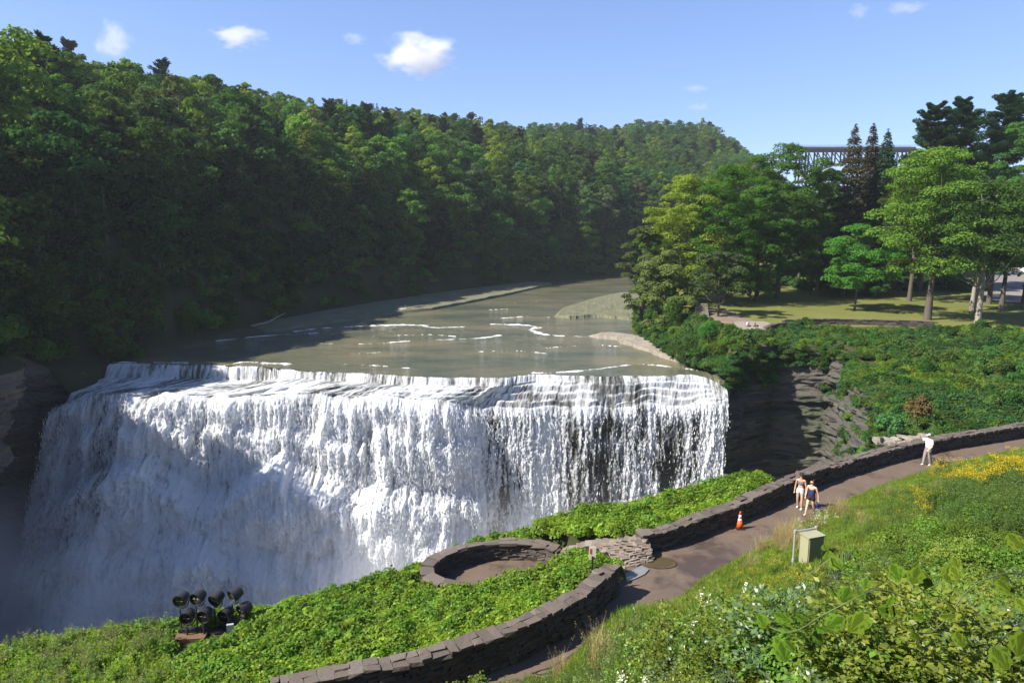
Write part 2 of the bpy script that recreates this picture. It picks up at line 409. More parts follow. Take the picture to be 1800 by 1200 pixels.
ENTRY = np.array([P(965, 985, 5.6)[:2], P(1020, 985, 5.9)[:2], P(1075, 985, 6.2)[:2], P(1110, 1005, 6.4)[:2]])
xs = np.arange(-45, 60, .3); ys = np.arange(-14, 60, .3); X, Y = np.meshgrid(xs, ys); Z = near_h(X, Y)
V = np.stack([X.ravel(), Y.ravel(), Z.ravel()], 1); F = grid_faces(len(xs), len(ys)); fc = V[F].mean(1)
keep = fc[:, 1] < np.interp(fc[:, 0], RIMX, RIMY) + .1
F = F[keep]; fc = fc[keep]; _, _, sd = dist_poly(fc[:, 0], fc[:, 1], EDGE)
V2, F2 = compact(V, F)
structure('near_bank', mesh_np('near_bank', V2, F2, [M_soil], smooth=True), 'grassy bank and overgrown slope on the near side of the gorge')

def hit(px, py, h=0.0, s0=1.0, s1=70):                    # first point of a view ray on the near bank, raised by h
    d = ray(px, py); s = np.arange(s0, s1, .05); p = np.array((0, 0, CAMZ)) + d * s[:, None]
    k = np.argmax(p[:, 2] < near_h(p[:, 0], p[:, 1]) + h); return p[k]

# ------------------------------------------------------------------ cliffs
def cliff(name, line, ztop, zbot, mat, seed, amp=1.0, flip=False, step=.6, lean=0):
    L = resample(np.asarray(line, float), step); nrm = lnormals(L, 2) * (-1 if flip else 1)
    zt = ztop(L[:, 0], L[:, 1]) if callable(ztop) else np.full(len(L), ztop)
    nz = int((zt.max() - zbot) / .22); fr = np.linspace(0, 1, nz)
    arc = np.arange(len(L)) * step
    A, Fr = np.meshgrid(arc, fr); Zt = np.tile(zt, (nz, 1)); Z = Zt * (1 - Fr) + zbot * Fr
    lay = np.floor(Z / 1.3 + fbm(A * .03, Z * 0, seed) * 4)
    led = (_hash(lay, lay * 0 + 1, seed) - .5) * .8
    lay2 = np.floor(Z / .38 + fbm(A * .05, Z * 0, seed + 9) * 6); led2 = (_hash(lay2, np.floor(A / 3.1 + lay2 * 1.7), seed) - .5) * .55
    off = (led + led2 + (fbm(A * .12, Z * .10, seed + 3) - .5) * 2.2 + (fbm(A * .7, Z * .9, seed + 5) - .5) * .8) * amp * sstep(0, .05, Fr) - lean * Fr
    N = np.tile(nrm, (nz, 1, 1)); B = np.tile(L[:, :2], (nz, 1, 1)) + N * off[..., None]
    V = np.concatenate([B.reshape(-1, 2), Z.reshape(-1, 1)], 1)
    o = structure(name, mesh_np(name, V, grid_faces(len(L), nz), [mat]))
    return o
nearrim = np.stack([RIMX, RIMY], 1)
cliff('near_cliff', nearrim, lambda x, y: near_h(x, y - .25), -34, M_rock, 41, .6)
cliff('right_cliff', RBANK[:11], lambda x, y: np.where((x < 30) & (y > 84), 1.0, right_h(x, y)), -34, M_rockwet, 51, 1.0)['label'] = 'dark layered shale cliff right of the waterfall'
i_l = np.argmin(np.hypot(LBANK[:, 0] + 58.5, LBANK[:, 1] - 92)); 
cliff('left_cliff', LBANK[:i_l + 1], lambda x, y: left_h(y, np.zeros_like(y)), -34, M_rock, 61, 1.3, flip=True, lean=11)['label'] = 'dark layered rock wall left of the waterfall'

# ------------------------------------------------------------------ gorge floor and far ground
M_pool, nt, out = new_mat('pool_water')
n = noise(nt, .15, 6, .65, world_pos(nt)); r_ = ramp(nt, [(.4, (.16, .18, .17)), (.6, (.75, .78, .8))]); lk(nt, n, r_.inputs[0])
principled(nt, out, r_.outputs[0], .35, bump(nt, n, .6, .5), .4)
structure('pool_water', mesh_np('pool_water', [(-120, -60, -33), (140, -60, -33), (140, 100, -33), (-120, 100, -33)], [(0, 1, 2, 3)], [M_pool]), 'foaming pool at the foot of the falls')
gx, gy = np.meshgrid(np.linspace(-1500, 1500, 40), np.linspace(-1200, 1800, 40))
gV = np.stack([gx.ravel(), gy.ravel(), np.full(gx.size, -35.)], 1)
structure('valley_ground', mesh_np('valley_ground', gV, grid_faces(40, 40), [M_hill]))

# ------------------------------------------------------------------ river and falls
pxA = [195, 260, 330, 400, 470, 500, 560, 620, 680, 740, 820, 870, 905, 940, 1010, 1080, 1150, 1215, 1245, 1277]
pyA = [638, 638, 640, 641, 643, 648, 652, 655, 659, 661, 663, 665, 661, 657, 659, 661, 660, 657, 664, 683]
zA = [0] * 18 + [-.5, -1.6]
pxC = [82, 110, 160, 230, 330, 400, 470, 540, 620, 700, 760, 820, 870, 920, 1000, 1080, 1150, 1215, 1250, 1278]
pyC = [740, 716, 699, 693, 695, 697, 694, 692, 697, 700, 704, 708, 714, 716, 718, 716, 713, 708, 703, 699]
YC = [84.5, 84.5, 84.5, 84.3, 84, 83.7, 83.5, 83.3, 83, 83, 83.2, 83.6, 84.2, 84.5, 84.6, 84.6, 84.6, 84.5, 84.8, 85.2]
YD = [83, 80, 77.5, 75.5, 74, 73, 72.5, 72.5, 72.5, 73, 75, 78.5, 82.8, 84, 84.2, 84.2, 84.2, 84.2, 84.5, 85]
A = np.array([P(x, y, z) for x, y, z in zip(pxA, pyA, zA)]); C = np.array([PY(x, y, Yc) for x, y, Yc in zip(pxC, pyC, YC)])
Dn = C.copy(); Dn[:, 1] = YD; Dn[:, 2] = -33.6; Dn[:, 0] += np.interp(np.arange(20), [0, 1, 3, 6, 19], [-7.6, -6.2, -4, 0, 0])
B = A.copy(); k_ = np.arange(20)
B[:, 2] -= np.interp(k_, [0, 4, 5, 8, 11, 13, 19], [1.9, 1.9, 1.0, 1.0, .9, .7, .6]); B[:, 1] -= np.interp(k_, [0, 4, 6, 19], [.9, .9, .9, .7])
B[:, 0] += np.interp(k_, [0, 2, 4], [-.5, 0, 0])
NU = 1240
su = np.linspace(0, 19, NU)
def rs(a): return np.stack([np.interp(su, k_, a[:, j]) for j in range(3)], 1)
A_, B_, C_, D_ = rs(A), rs(B), rs(C), rs(Dn)
jag = (fbm(C_[:, 0] * .35, C_[:, 0] * 0, 71, 4) - .5)
A_[:, 1] += jag * 1.6 * sstep(0, 1, su) * sstep(19, 18.5, su) + (fbm(C_[:, 0] * 2.1, C_[:, 0] * 0, 72, 3) - .5) * .5
jc = fbm(C_[:, 0] * .22, C_[:, 0] * 0, 73, 4) - .5
C_[:, 1] += jc * 2.2; C_[:, 2] -= (fbm(C_[:, 0] * .3, C_[:, 0] * 0 + 3, 74, 4) - .5) * 1.4
pxc = np.interp(su, k_, pxC)
casc = np.interp(pxc, [820, 850, 875, 890], [1, .85, .15, 0])            # 1 = cascade on rock, 0 = free fall
T1, T2, T3 = 14, 62, 430
rowsP = []; rowsQ = []
for i in range(T1):                                                     # the first little step
    q = i / (T1 - 1); t = 1 - (1 - q) ** .5 if q < 1 else 1
    p = A_ * (1 - q) + B_ * q; p[:, 2] = A_[:, 2] + (B_[:, 2] - A_[:, 2]) * q ** 1.7; rowsP.append(p); rowsQ.append(np.full(NU, .0))
nst = np.interp(pxc, [85, 400, 520, 700, 880, 1278], [1.2, 1.2, 2.2, 3, 3.4, 3.4])
ph = fbm(C_[:, 0] * .22, C_[:, 0] * 0, 75, 4) * 1.5; nst = nst + (fbm(C_[:, 0] * .16, C_[:, 0] * 0, 175, 4) - .5) * 3.0
for i in range(1, T2):                                                  # ledges between the first step and the main drop
    q = i / (T2 - 1); u = q * nst + ph; fl = np.floor(u); fr = u - fl
    st = (fl + sstep(.50, 1.0, fr) - ph) / nst; zz = np.clip(.25 * q + .75 * st, 0, 1) if i < T2 - 1 else np.ones(NU)
    yy = np.clip(.35 * q + .65 * (fl + sstep(0, .62, fr) - ph) / nst, 0, 1) if i < T2 - 1 else np.ones(NU)
    p = B_ * (1 - q) + C_ * q; p[:, 2] = B_[:, 2] + (C_[:, 2] - B_[:, 2]) * zz; p[:, 1] = B_[:, 1] + (C_[:, 1] - B_[:, 1]) * yy
    rowsP.append(p); rowsQ.append(np.full(NU, .0))
b3 = .14 + (fbm(C_[:, 0] * .2, C_[:, 0] * 0, 78, 3) - .5) * .14; b1 = .30 + (fbm(C_[:, 0] * .11, C_[:, 0] * 0, 76, 3) - .5) * .28; b2 = .60 + (fbm(C_[:, 0] * .13, C_[:, 0] * 0, 77, 3) - .5) * .26
for i in range(1, T3):
    w = i / (T3 - 1)
    pc = .08 * w + .13 * min(1, (w / .05)) ** .5 + .34 * sstep(b1 - .035, b1 + .05, w) + .10 * sstep(b3 - .02, b3 + .03, w) + .27 * sstep(b2 - .04, b2 + .06, w) + .08 * w ** 2
    pf = min(1, w / .04) ** .5 * 1.0
    p = C_ * (1 - w) + D_ * w
    cas_y = C_[:, 1] + (D_[:, 1] - C_[:, 1]) * pc; fre_y = C_[:, 1] - .35 * pf
    p[:, 1] = cas_y * casc + fre_y * (1 - casc)
    rowsP.append(p); rowsQ.append(np.full(NU, w))
Pm = np.array(rowsP); Wm = np.array(rowsQ); NV = len(Pm)
arcX = np.r_[0, np.cumsum(np.linalg.norm(np.diff(C_[:, :2], axis=0), axis=1))]
XX = np.tile(arcX, (NV, 1)); dl = np.linalg.norm(np.diff(Pm, axis=0), axis=2); ZZ = np.vstack([np.zeros((1, NU)), np.cumsum(dl, axis=0)])
PX = np.tile(pxc, (NV, 1)); CA = np.tile(casc, (NV, 1))
wx = (fbm(XX * .35, ZZ * .12, 80, 3) - .5) * 2.4
n1 = fbm((XX + wx) * .75, ZZ * .085, 81, 4, .55); n2 = fbm((XX + wx * .5) * 2.6, ZZ * .26, 82, 4, .55); n3 = fbm(XX * 5.0, ZZ * 1.3, 83, 4, .6); n7 = vnoise(XX * 9, ZZ * 4.5, 87)
n4 = fbm(XX * .28, ZZ * .16, 84, 3)
n5 = fbm(XX * .8 + wx * .4, ZZ * .55, 85, 5, .6); n6 = fbm(XX * 4.2 + wx, ZZ * .30, 86, 3, .6)
low = sstep(.05, .55, Wm) * CA
dens = .36 * n1 * (1 - .5 * low) + .24 * n2 + .24 * n3 + .16 * n6 + .18 * low * n5
thick = np.interp(pxc, [85, 140, 200, 330, 420, 560, 700, 800, 842, 858, 905, 925, 950, 985, 1005, 1030, 1060, 1100, 1118, 1150, 1165, 1195, 1228, 1240, 1268, 1278],
                       [.50, .57, .54, .60, .57, .60, .60, .62, .60, .42, .40, .52, .60, .60, .46, .38, .36, .36, .50, .49, .38, .38, .36, .52, .53, .36])
TH = np.tile(thick + .045, (NV, 1)); wz = sstep(0, .09, Wm)
TH = .58 * (1 - wz) + TH * wz + (n4 - .5) * .22 - .03 * (1 - CA) * Wm
top = (Wm == 0)
dens += .05 * (n7 - .5)
foam = sstep(-.17, .17, dens + TH - 1.0 + .02)
foam = np.where(top, sstep(-.22, .16, .22 * n1 + .30 * n2 + .26 * n3 + .22 * n6 - .51 + (n4 - .5) * .35), foam)
foam[:3] *= np.linspace(.15, .7, 3)[:, None]
bulge = (n1 - .5) * 2.0 * CA + (n5 - .5) * 2.0 * (.2 + .8 * low) * (.3 + .7 * CA) + (n2 - .5) * .62 + (n3 - .5) * .34 + (n7 - .5) * .13 + (n4 - .5) * 2.2 * CA
amp = sstep(0, .05, Wm) * .85 + .28
amp[:4] *= np.linspace(0, .6, 4)[:, None]
dY = -bulge * amp; Pm2 = Pm.copy(); Pm2[..., 1] += dY; Pm2[..., 2] += (n3 - .5) * .35 * amp + np.where(top, (n2 - .5) * .30 * amp, 0)
Pm2[..., 0] += (n2 - .5) * .35 * amp * sstep(0, .1, Wm)
Fw = grid_faces(NU, NV); ff = foam.ravel()[Fw].mean(1); fca = CA.ravel()[Fw].mean(1); fw = Wm.ravel()[Fw].mean(1)
M_fall, nt, out = new_mat('falling_water')
at = nd(nt, 'ShaderNodeAttribute', attribute_name='foam')
g = noise(nt, 9, 4, .7, world_pos(nt, (1, 1, .45))); g2 = noise(nt, 2.2, 4, .65, world_pos(nt, (1, .6, .25)))
ad = nd(nt, 'ShaderNodeMath', operation='MULTIPLY_ADD', n1=.70, n2=-.36); lk(nt, g, ad.inputs[0])
a2 = nd(nt, 'ShaderNodeMath', operation='MULTIPLY_ADD', n1=.9, n2=-.47); lk(nt, g2, a2.inputs[0])
a3 = nd(nt, 'ShaderNodeMath', operation='ADD'); lk(nt, ad.outputs[0], a3.inputs[0]); lk(nt, a2.outputs[0], a3.inputs[1])
a4 = nd(nt, 'ShaderNodeMath', operation='ADD'); lk(nt, a3.outputs[0], a4.inputs[0]); lk(nt, at.outputs['Fac'], a4.inputs[1])
rc = ramp(nt, [(.0, (.115, .118, .105)), (.25, (.30, .305, .295)), (.52, (.58, .59, .59)), (.88, (.90, .91, .92))]); lk(nt, a4.outputs[0], rc.inputs[0])
df = nt.nodes.new('ShaderNodeBsdfDiffuse'); tr = nt.nodes.new('ShaderNodeBsdfTranslucent'); lk(nt, rc.outputs[0], df.inputs[0]); lk(nt, rc.outputs[0], tr.inputs[0])
bn = bump(nt, g, .8, .18); lk(nt, bn, df.inputs['Normal']); lk(nt, bn, tr.inputs['Normal'])
mx = nd(nt, 'ShaderNodeMixShader', n0=.36); lk(nt, df.outputs[0], mx.inputs[1]); lk(nt, tr.outputs[0], mx.inputs[2]); lk(nt, mx.outputs[0], out.inputs[0])
fpx = PX.ravel()[Fw].mean(1); gapz = (fpx > 846) & (fpx < 935)
drop = (fca < .6) & (fw > .03) & (ff < np.where(gapz, .30, .045))
V2, F2, fo = compact(Pm2.reshape(-1, 3), Fw[~drop], foam.ravel())
fall = structure('waterfall', mesh_np('waterfall', V2, F2, [M_fall], [('foam', 'POINT', fo)], smooth=True), 'wide white waterfall dropping over layered rock ledges')
# loose drops in front of the sheet
sel = rng.choice(NU * NV, 50000, p=(lambda q: q / q.sum())((foam.ravel() * (1 - .75 * foam.ravel()) + .08) * (Wm.ravel() > .01) * (.22 + .78 * CA.ravel())))
c = Pm2.reshape(-1, 3)[sel] + np.stack([rng.normal(0, .12, sel.size), -np.abs(rng.normal(0, .45, sel.size)), rng.normal(0, .3, sel.size)], 1)
sz = rng.uniform(.025, .075, sel.size)[:, None]
tet = np.array([(-.55, 0, -2.2), (.55, 0, -1.8), (.1, -.5, 0), (0, 0, 4.2)]); 
dv = (c[:, None, :] + tet[None] * sz[:, None, :]).reshape(-1, 3); df_ = (np.arange(sel.size)[:, None, None] * 4 + np.array([(0, 1, 3), (0, 2, 1), (1, 2, 3), (2, 0, 3)])[None]).reshape(-1, 3)
M_drop = plain('water_drops', (.86, .87, .88), .5, .02)
tag(obj('spray', mesh_np('spray', dv, df_, [M_drop])), 'fine white spray of drops thrown off the waterfall', 'spray', kind='stuff')
# rock behind the falls
bk = np.stack([C_[::3, 0], C_[::3, 1] + 2.2 + .6 * np.sin(C_[::3, 0])], 1)
nzb = 80; fr = np.linspace(0, 1, nzb); Zb = C_[::3, 2][None] * (1 - fr[:, None]) - .4 + -34 * fr[:, None]
lay = np.floor(Zb / .8); led = (_hash(lay, lay * 0 + 2, 9) - .5) * 1.0 + (fbm(np.tile(arcX[::3], (nzb, 1)) * .4, Zb * .5, 91) - .5) * 1.2
hol = 2.2 * sstep(0, .25, fr)[:, None] * (1 - casc[::3])[None]
bV = np.stack([np.tile(bk[:, 0], (nzb, 1)), bk[:, 1][None] - led + hol, Zb], 2).reshape(-1, 3)
M_rockfall = rock_mat('washed_rock', (.11, .115, .10), (.17, .17, .15), (.26, .255, .23), 2.2)
structure('rock_face', mesh_np('rock_face', bV, grid_faces(len(bk), nzb), [M_rockfall]), 'wet dark rock behind the falling water')

# river sheet from the brink upstream
yr = np.r_[np.arange(0, 75, .45), np.arange(75, 130, 1.5), np.arange(130, 420, 8)]
Ac = A_[::3]; nc = len(Ac); sN = np.linspace(0, 1, nc)
XX2 = np.zeros((len(yr), nc)); YY2 = XX2.copy()
for j, d in enumerate(yr):
    f = min(1, d / 60); Yl = 88 + d; x0, x1 = np.interp(d, [0, 40, 90, 170, 420], [-62, -62, -62, -10, 120]), np.interp(d, [0, 40, 90, 170, 420], [29, 29, 45, 90, 300])
    YY2[j] = (Ac[:, 1] + d) * (1 - f) + Yl * f; XX2[j] = Ac[:, 0] * (1 - f) + (x0 + (x1 - x0) * sN) * f
XX2 -= 16 * (1 - sN)[None] ** 8 * np.minimum(1, .35 + yr / 12)[:, None]
ZZ2 = np.zeros_like(XX2); ZZ2[0] = Ac[:, 2]; ZZ2[1:3] = Ac[:, 2] * .4
fo = np.zeros_like(XX2)
streaks = [([(520, 583), (560, 578), (640, 573), (740, 571), (760, 577), (812, 575)], 1.0), ([(868, 570), (925, 572), (945, 575), (930, 580), (960, 590), (1035, 592), (1085, 588)], 1.0),
           ([(770, 598), (850, 595), (880, 590)], .7), ([(940, 655), (1000, 655), (1060, 648), (1120, 640), (1180, 645), (1228, 652)], .55), ([(330, 646), (400, 642), (430, 636), (500, 641)], .8),
           ([(200, 636), (330, 638)], .5), ([(860, 545), (905, 543)], .5), ([(380, 600), (470, 590), (560, 586)], .4), ([(560, 604), (640, 606), (720, 600)], .3), ([(880, 560), (930, 556), (965, 558)], .35), ([(700, 590), (760, 588), (800, 592)], .3), ([(960, 612), (1040, 606), (1090, 610)], .3), ([(620, 622), (700, 618)], .25), ([(820, 620), (900, 616), (960, 622)], .25), ([(900, 533), (950, 530)], .35), ([(600, 640), (660, 643), (720, 648)], .3)]
for pts, wd in streaks:
    l = smooth_line([P(x, y, 0)[:2] for x, y in pts], 1)
    d, arc, sd = dist_poly(XX2, YY2, l); ed = np.clip(fbm(XX2 * .7, YY2 * .7, 95) * 2.6 - .75, .06, 1.2)
    fo = np.maximum(fo, np.clip(1.1 - d / (wd * ed * 1.7), 0, 1))
    fo = np.maximum(fo, .42 * np.clip(1 - d / (wd * 7), 0, 1) * (sd < 0) * sstep(.42, .62, fbm(XX2 * .6, YY2 * .3, 96)))
fo *= (.3 + .9 * fbm(XX2 * 1.2, YY2 * 1.2, 97)) * (.8 + .35 * sstep(.36, .56, fbm(XX2 * .35, YY2 * .5, 197)))
rif = np.interp(YY2, [88, 110, 128, 150, 230], [.10, .30, .34, .2, .05]) * sstep(.5, .72, fbm(XX2 * .16 + YY2 * .05, YY2 * .34, 98)) * sstep(.35, .6, fbm(XX2 * .9, YY2 * 1.6, 99)); fo = np.maximum(fo, rif)
ZZ2 += np.clip(fo, 0, 1) * .16 * (np.arange(len(yr)) > 2)[:, None]
M_river, nt, out = new_mat('river_water')
at = nd(nt, 'ShaderNodeAttribute', attribute_name='foam')
bed = noise(nt, .06, 5, .6, world_pos(nt, (1, 2.0, 1)))
rb = ramp(nt, [(.33, (.062, .076, .050)), (.5, (.108, .108, .066)), (.68, (.165, .140, .082))]); lk(nt, bed, rb.inputs[0])
fr_ = nd(nt, 'ShaderNodeMath', operation='MULTIPLY_ADD', n1=.9, n2=-.45); lk(nt, noise(nt, 2.5, 4, .7, world_pos(nt, (1, 1.4, 1))), fr_.inputs[0])
fs = nd(nt, 'ShaderNodeMath', operation='ADD'); lk(nt, fr_.outputs[0], fs.inputs[0]); lk(nt, at.outputs['Fac'], fs.inputs[1])
fm = ramp(nt, [(.38, 0.), (.75, 1.)]); lk(nt, fs.outputs[0], fm.inputs[0])
col = mixc(nt, fm.outputs[0], rb.outputs[0], (.82, .83, .82))
rg = nd(nt, 'ShaderNodeMapRange', n3=.10, n4=.7); lk(nt, fm.outputs[0], rg.inputs[0])
w1 = noise(nt, .9, 4, .6, world_pos(nt, (.7, 1.8, 1))); w2 = noise(nt, 3.2, 3, .6, world_pos(nt, (.8, 1.6, 1)))
wa = nd(nt, 'ShaderNodeMath', operation='MULTIPLY_ADD', n1=.4); lk(nt, w2, wa.inputs[0]); lk(nt, w1, wa.inputs[2])
principled(nt, out, col, rg.outputs[0], bump(nt, wa.outputs[0], .75, .30), .5)
structure('river', mesh_np('river', np.stack([XX2, YY2, ZZ2], 2).reshape(-1, 3), grid_faces(nc, len(yr)), [M_river], [('foam', 'POINT', np.clip(fo, 0, 1).ravel())], smooth=True), 'brown shallow river flowing to the brink of the falls')

# gravel bars and rock shelves standing out of the river
def loft(name, lo, hi, z, mat, nv=14, rough=.25, seed=3, label=None):
    lo = np.array([P(x, y, 0)[:2] for x, y in lo]); hi = np.array([P(x, y, 0)[:2] for x, y in hi])
    n = 90; lo = resample(lo, np.linalg.norm(np.diff(lo, axis=0), axis=1).sum() / n)[:n]; hi = resample(hi, np.linalg.norm(np.diff(hi, axis=0), axis=1).sum() / n)[:n]
    n = min(len(lo), len(hi)); lo = lo[:n]; hi = hi[:n]
    lo = lo + (fbm(np.arange(n) * .13, np.arange(n) * 0, seed, 5, .65) - .5)[:, None] * np.array((.8, 2.6))
    v = np.linspace(0, 1, nv); Xg = lo[None, :, 0] * (1 - v[:, None]) + hi[None, :, 0] * v[:, None]; Yg = lo[None, :, 1] * (1 - v[:, None]) + hi[None, :, 1] * v[:, None]
    ends = np.minimum(sstep(0, 6, np.arange(n)), sstep(n - 1, n - 7, np.arange(n)))[None]
    Zg = (z + (fbm(Xg * .37 + 3.3, Yg * .31, seed, 5, .6) - .5) * rough * 2) * ends * sstep(1.05, .8, v)[:, None] + .02
    Xg = np.vstack([Xg[:1], Xg[:1], Xg]); Yg = np.vstack([Yg[:1] - .9, Yg[:1] - .25, Yg]); Zg = np.vstack([Zg[:1] * 0 - .15, Zg[:1] * .55 + .02, Zg])
    structure(name, mesh_np(name, np.stack([Xg, Yg, Zg], 2).reshape(-1, 3), grid_faces(n, nv + 2), [mat]), label)
loft('gravel_bar', [(470, 583), (600, 566), (685, 553), (754, 546), (828, 532), (896, 518), (973, 500)], [(440, 572), (560, 548), (660, 530), (760, 515), (850, 504), (920, 497), (975, 496)], .55, M_gravel, label='long pale gravel bar along the left river bank')
loft('gravel_island', [(974, 556), (1002, 560), (1049, 557), (1107, 562), (1140, 566)], [(985, 545), (1002, 537), (1049, 523), (1090, 514), (1150, 512)], .5, M_gravel, seed=5, label='flat gravel island by the right river bank')
loft('rock_shelf', [(1035, 592), (1080, 598), (1105, 607), (1134, 616), (1171, 629), (1222, 645), (1235, 650)], [(1040, 588), (1080, 586), (1125, 592), (1165, 601), (1200, 615), (1235, 630), (1245, 645)], .45, M_shelf, seed=8, label='pale layered rock shelf at the right edge of the river')
# ------------------------------------------------------------------ leaves, crowns, trees
M_leaf_dark = leaf_mat('leaf_dark', (.025, .064, .021), (.062, .125, .038), .34)
M_leaf_mid = leaf_mat('leaf_mid', (.040, .092, .022), (.095, .170, .040), .40)
M_leaf_bright = leaf_mat('leaf_bright', (.075, .140, .018), (.155, .240, .040), .45)
M_leaf_grey = leaf_mat('leaf_grey', (.050, .075, .026), (.100, .130, .055), .32)
M_leaf_needle = leaf_mat('needle_green', (.014, .034, .015), (.040, .070, .030), .18)
M_leaf_brown = leaf_mat('needle_brown', (.035, .036, .020), (.075, .068, .040), .18)
M_leaf_rust = leaf_mat('leaf_rust', (.09, .075, .02), (.20, .10, .03), .35)
M_bark = bark_mat('bark', (.05, .04, .03), (.14, .12, .095)); M_barkpale = bark_mat('pale_bark', (.16, .135, .105), (.36, .31, .25))
M_dead = bark_mat('dead_wood', (.22, .19, .15), (.36, .32, .27))

def unit(v): return v / (np.linalg.norm(v, axis=-1, keepdims=True) + 1e-9)
def rand_unit(g, n):
    return unit(g.normal(size=(n, 3)))
def leaves(C, N, L, Wd, g, jitter=.6, axis=None):
    """rhombic leaves at C, facing roughly N"""
    n = len(C); N = unit(N + jitter * g.normal(size=(n, 3)))
    a = np.cross(N, g.normal(size=(n, 3))) if axis is None else axis + .35 * g.normal(size=(n, 3))
    a = unit(a); b = unit(np.cross(N, a)); L = np.asarray(L) * g.uniform(.7, 1.3, n); L = L[:, None]; w = L * Wd
    V = np.stack([C - a * L * .5, C + b * w * .5 - a * L * .05, C + a * L * .5, C - b * w * .5 - a * L * .05], 1).reshape(-1, 3)
    F = np.arange(n * 4).reshape(-1, 4); return V, F
def crown(g, H, base, Rm, nl, per, L, shape=1.0, flat=.75, lobe=(.24, .40), top=.55, lean=(0, 0), spread=.95):
    """leaf clumps spread through an uneven egg-shaped envelope; returns leaf centres, normals, tint, limb targets"""
    Cs = []; Ns = []; Ts = []; tg = []
    for k in range(nl):
        zz = g.uniform(0, 1) ** .85
        pr = (math.sin(math.pi * min(1, (zz * .93 + .07)) ** shape)) ** top
        th = g.uniform(0, 2 * math.pi); rr = Rm * pr * (g.uniform(.45, spread) if k % 4 else g.uniform(0, .4))
        lr = Rm * g.uniform(*lobe) * (.65 + .35 * pr)
        c = np.array((rr * math.cos(th) + lean[0] * zz, rr * math.sin(th) + lean[1] * zz, base + (H - base) * zz * .93 + .02 * H)); tg.append(c)
        m = int(per * (lr / (Rm * .32)) ** 2); d = rand_unit(g, m); d[:, 2] = np.where(d[:, 2] < -.25, -d[:, 2], d[:, 2])
        rad = lr * g.uniform(.72, 1.06, m) ** 1
        sp = .75 + .5 * fbm(d[:, 0] * 2 + k, d[:, 1] * 2 + d[:, 2] * 2, 5, 2)
        Cs.append(c + d * (rad * sp)[:, None] * np.array((1, 1, flat))); Ns.append(d + np.array((0, 0, .5))); Ts.append(np.clip(g.uniform(0, 1, m) * .6 + g.uniform(0, .4), 0, 1))
    return np.concatenate(Cs), np.concatenate(Ns), np.concatenate(Ts), tg
def trunk_mesh(name, g, H, base, r0, tg, mat, limbs=9, seg=7):
    mb = MB(); top = base + (H - base) * .6
    pts = [np.array((0, 0, -.8))] + [np.array((math.sin(k * 1.3) * .012 * H * k / 5, math.cos(k * 1.7) * .012 * H * k / 5, top * k / 5)) for k in range(6)]
    mb.tube(pts, [r0 * 1.35] + [r0 * (1.12 if k == 0 else 1) * (1 - .8 * k / 5) + .02 for k in range(6)], seg)
    for t in (tg if len(tg) <= limbs else [tg[i] for i in g.choice(len(tg), limbs, replace=False)]):
        z0 = min(top * .95, max(base * .75, t[2] - .45 * np.hypot(t[0], t[1]) - .12 * H)); k = z0 / top * 5; i = int(min(4, k)); s = pts[i + 1] * (1 - (k - i)) + pts[min(5, i + 2)] * (k - i)
        mid = s * .5 + t * .5 + np.array((0, 0, -.04 * H)) + g.normal(0, .015 * H, 3)
        r = r0 * .34 * (1 - .5 * z0 / top); mb.tube([s, mid, t], [r, r * .6, r * .18], 5)
    me = bpy.data.meshes.new(name); me.from_pydata(np.concatenate(mb.v).tolist(), [], mb.f); me.materials.append(mat); me.update()
    me.polygons.foreach_set('use_smooth', np.ones(len(me.polygons), bool)); return me
def broadleaf(g, H=18, base=4, Rm=5.5, nl=26, per=110, L=.55, leafmat=None, barkmat=None, r0=.3, limbs=9, wd=.75, jitter=.6, **kw):
    C, N, T, tg = crown(g, H, base, Rm, nl, per, L, **kw); V, F = leaves(C, N, L, wd, g, jitter)
    return mesh_np('crown', V, F, [leafmat], [('tint', 'FACE', T)]), trunk_mesh('trunk', g, H, base, r0, tg, barkmat or M_bark, limbs)
def spruce(g, H=20, Rm=3.4, leafmat=None, n=3600, L=.5, ragged=.25, base=.06):
    z = base + (1 - base) * (1 - np.sqrt(g.uniform(0, 1, n))); tier = z + .018 * np.sin(z * 115) + g.normal(0, .012, n); tier = np.clip(tier, 0, .99)
    th = np.round(g.uniform(0, 11, n)) / 11 * 2 * math.pi + tier * 40 + g.normal(0, .16, n)
    rr = Rm * (1 - tier) ** .68 * (1 - ragged * vnoise(tier * 34, th * 2.2, 3)) * np.sqrt(g.uniform(.03, 1, n))
    C = np.stack([rr * np.cos(th), rr * np.sin(th), tier * H - rr * .22 + .02 * H], 1)
    ax = np.stack([np.cos(th), np.sin(th), np.full(n, -.35)], 1); V, F = leaves(C, np.tile((0, 0, 1.), (n, 1)), L, .38, g, .5, ax)
    mb = MB(); mb.tube([(0, 0, -.5), (0, 0, H * .6), (0, 0, H * .995)], [H * .013 + .04, H * .007, .02], 7)
    me = bpy.data.meshes.new('trunk'); me.from_pydata(np.concatenate(mb.v).tolist(), [], mb.f); me.materials.append(M_bark); me.update()
    return mesh_np('crown', V, F, [leafmat], [('tint', 'FACE', g.uniform(0, 1, n))]), me
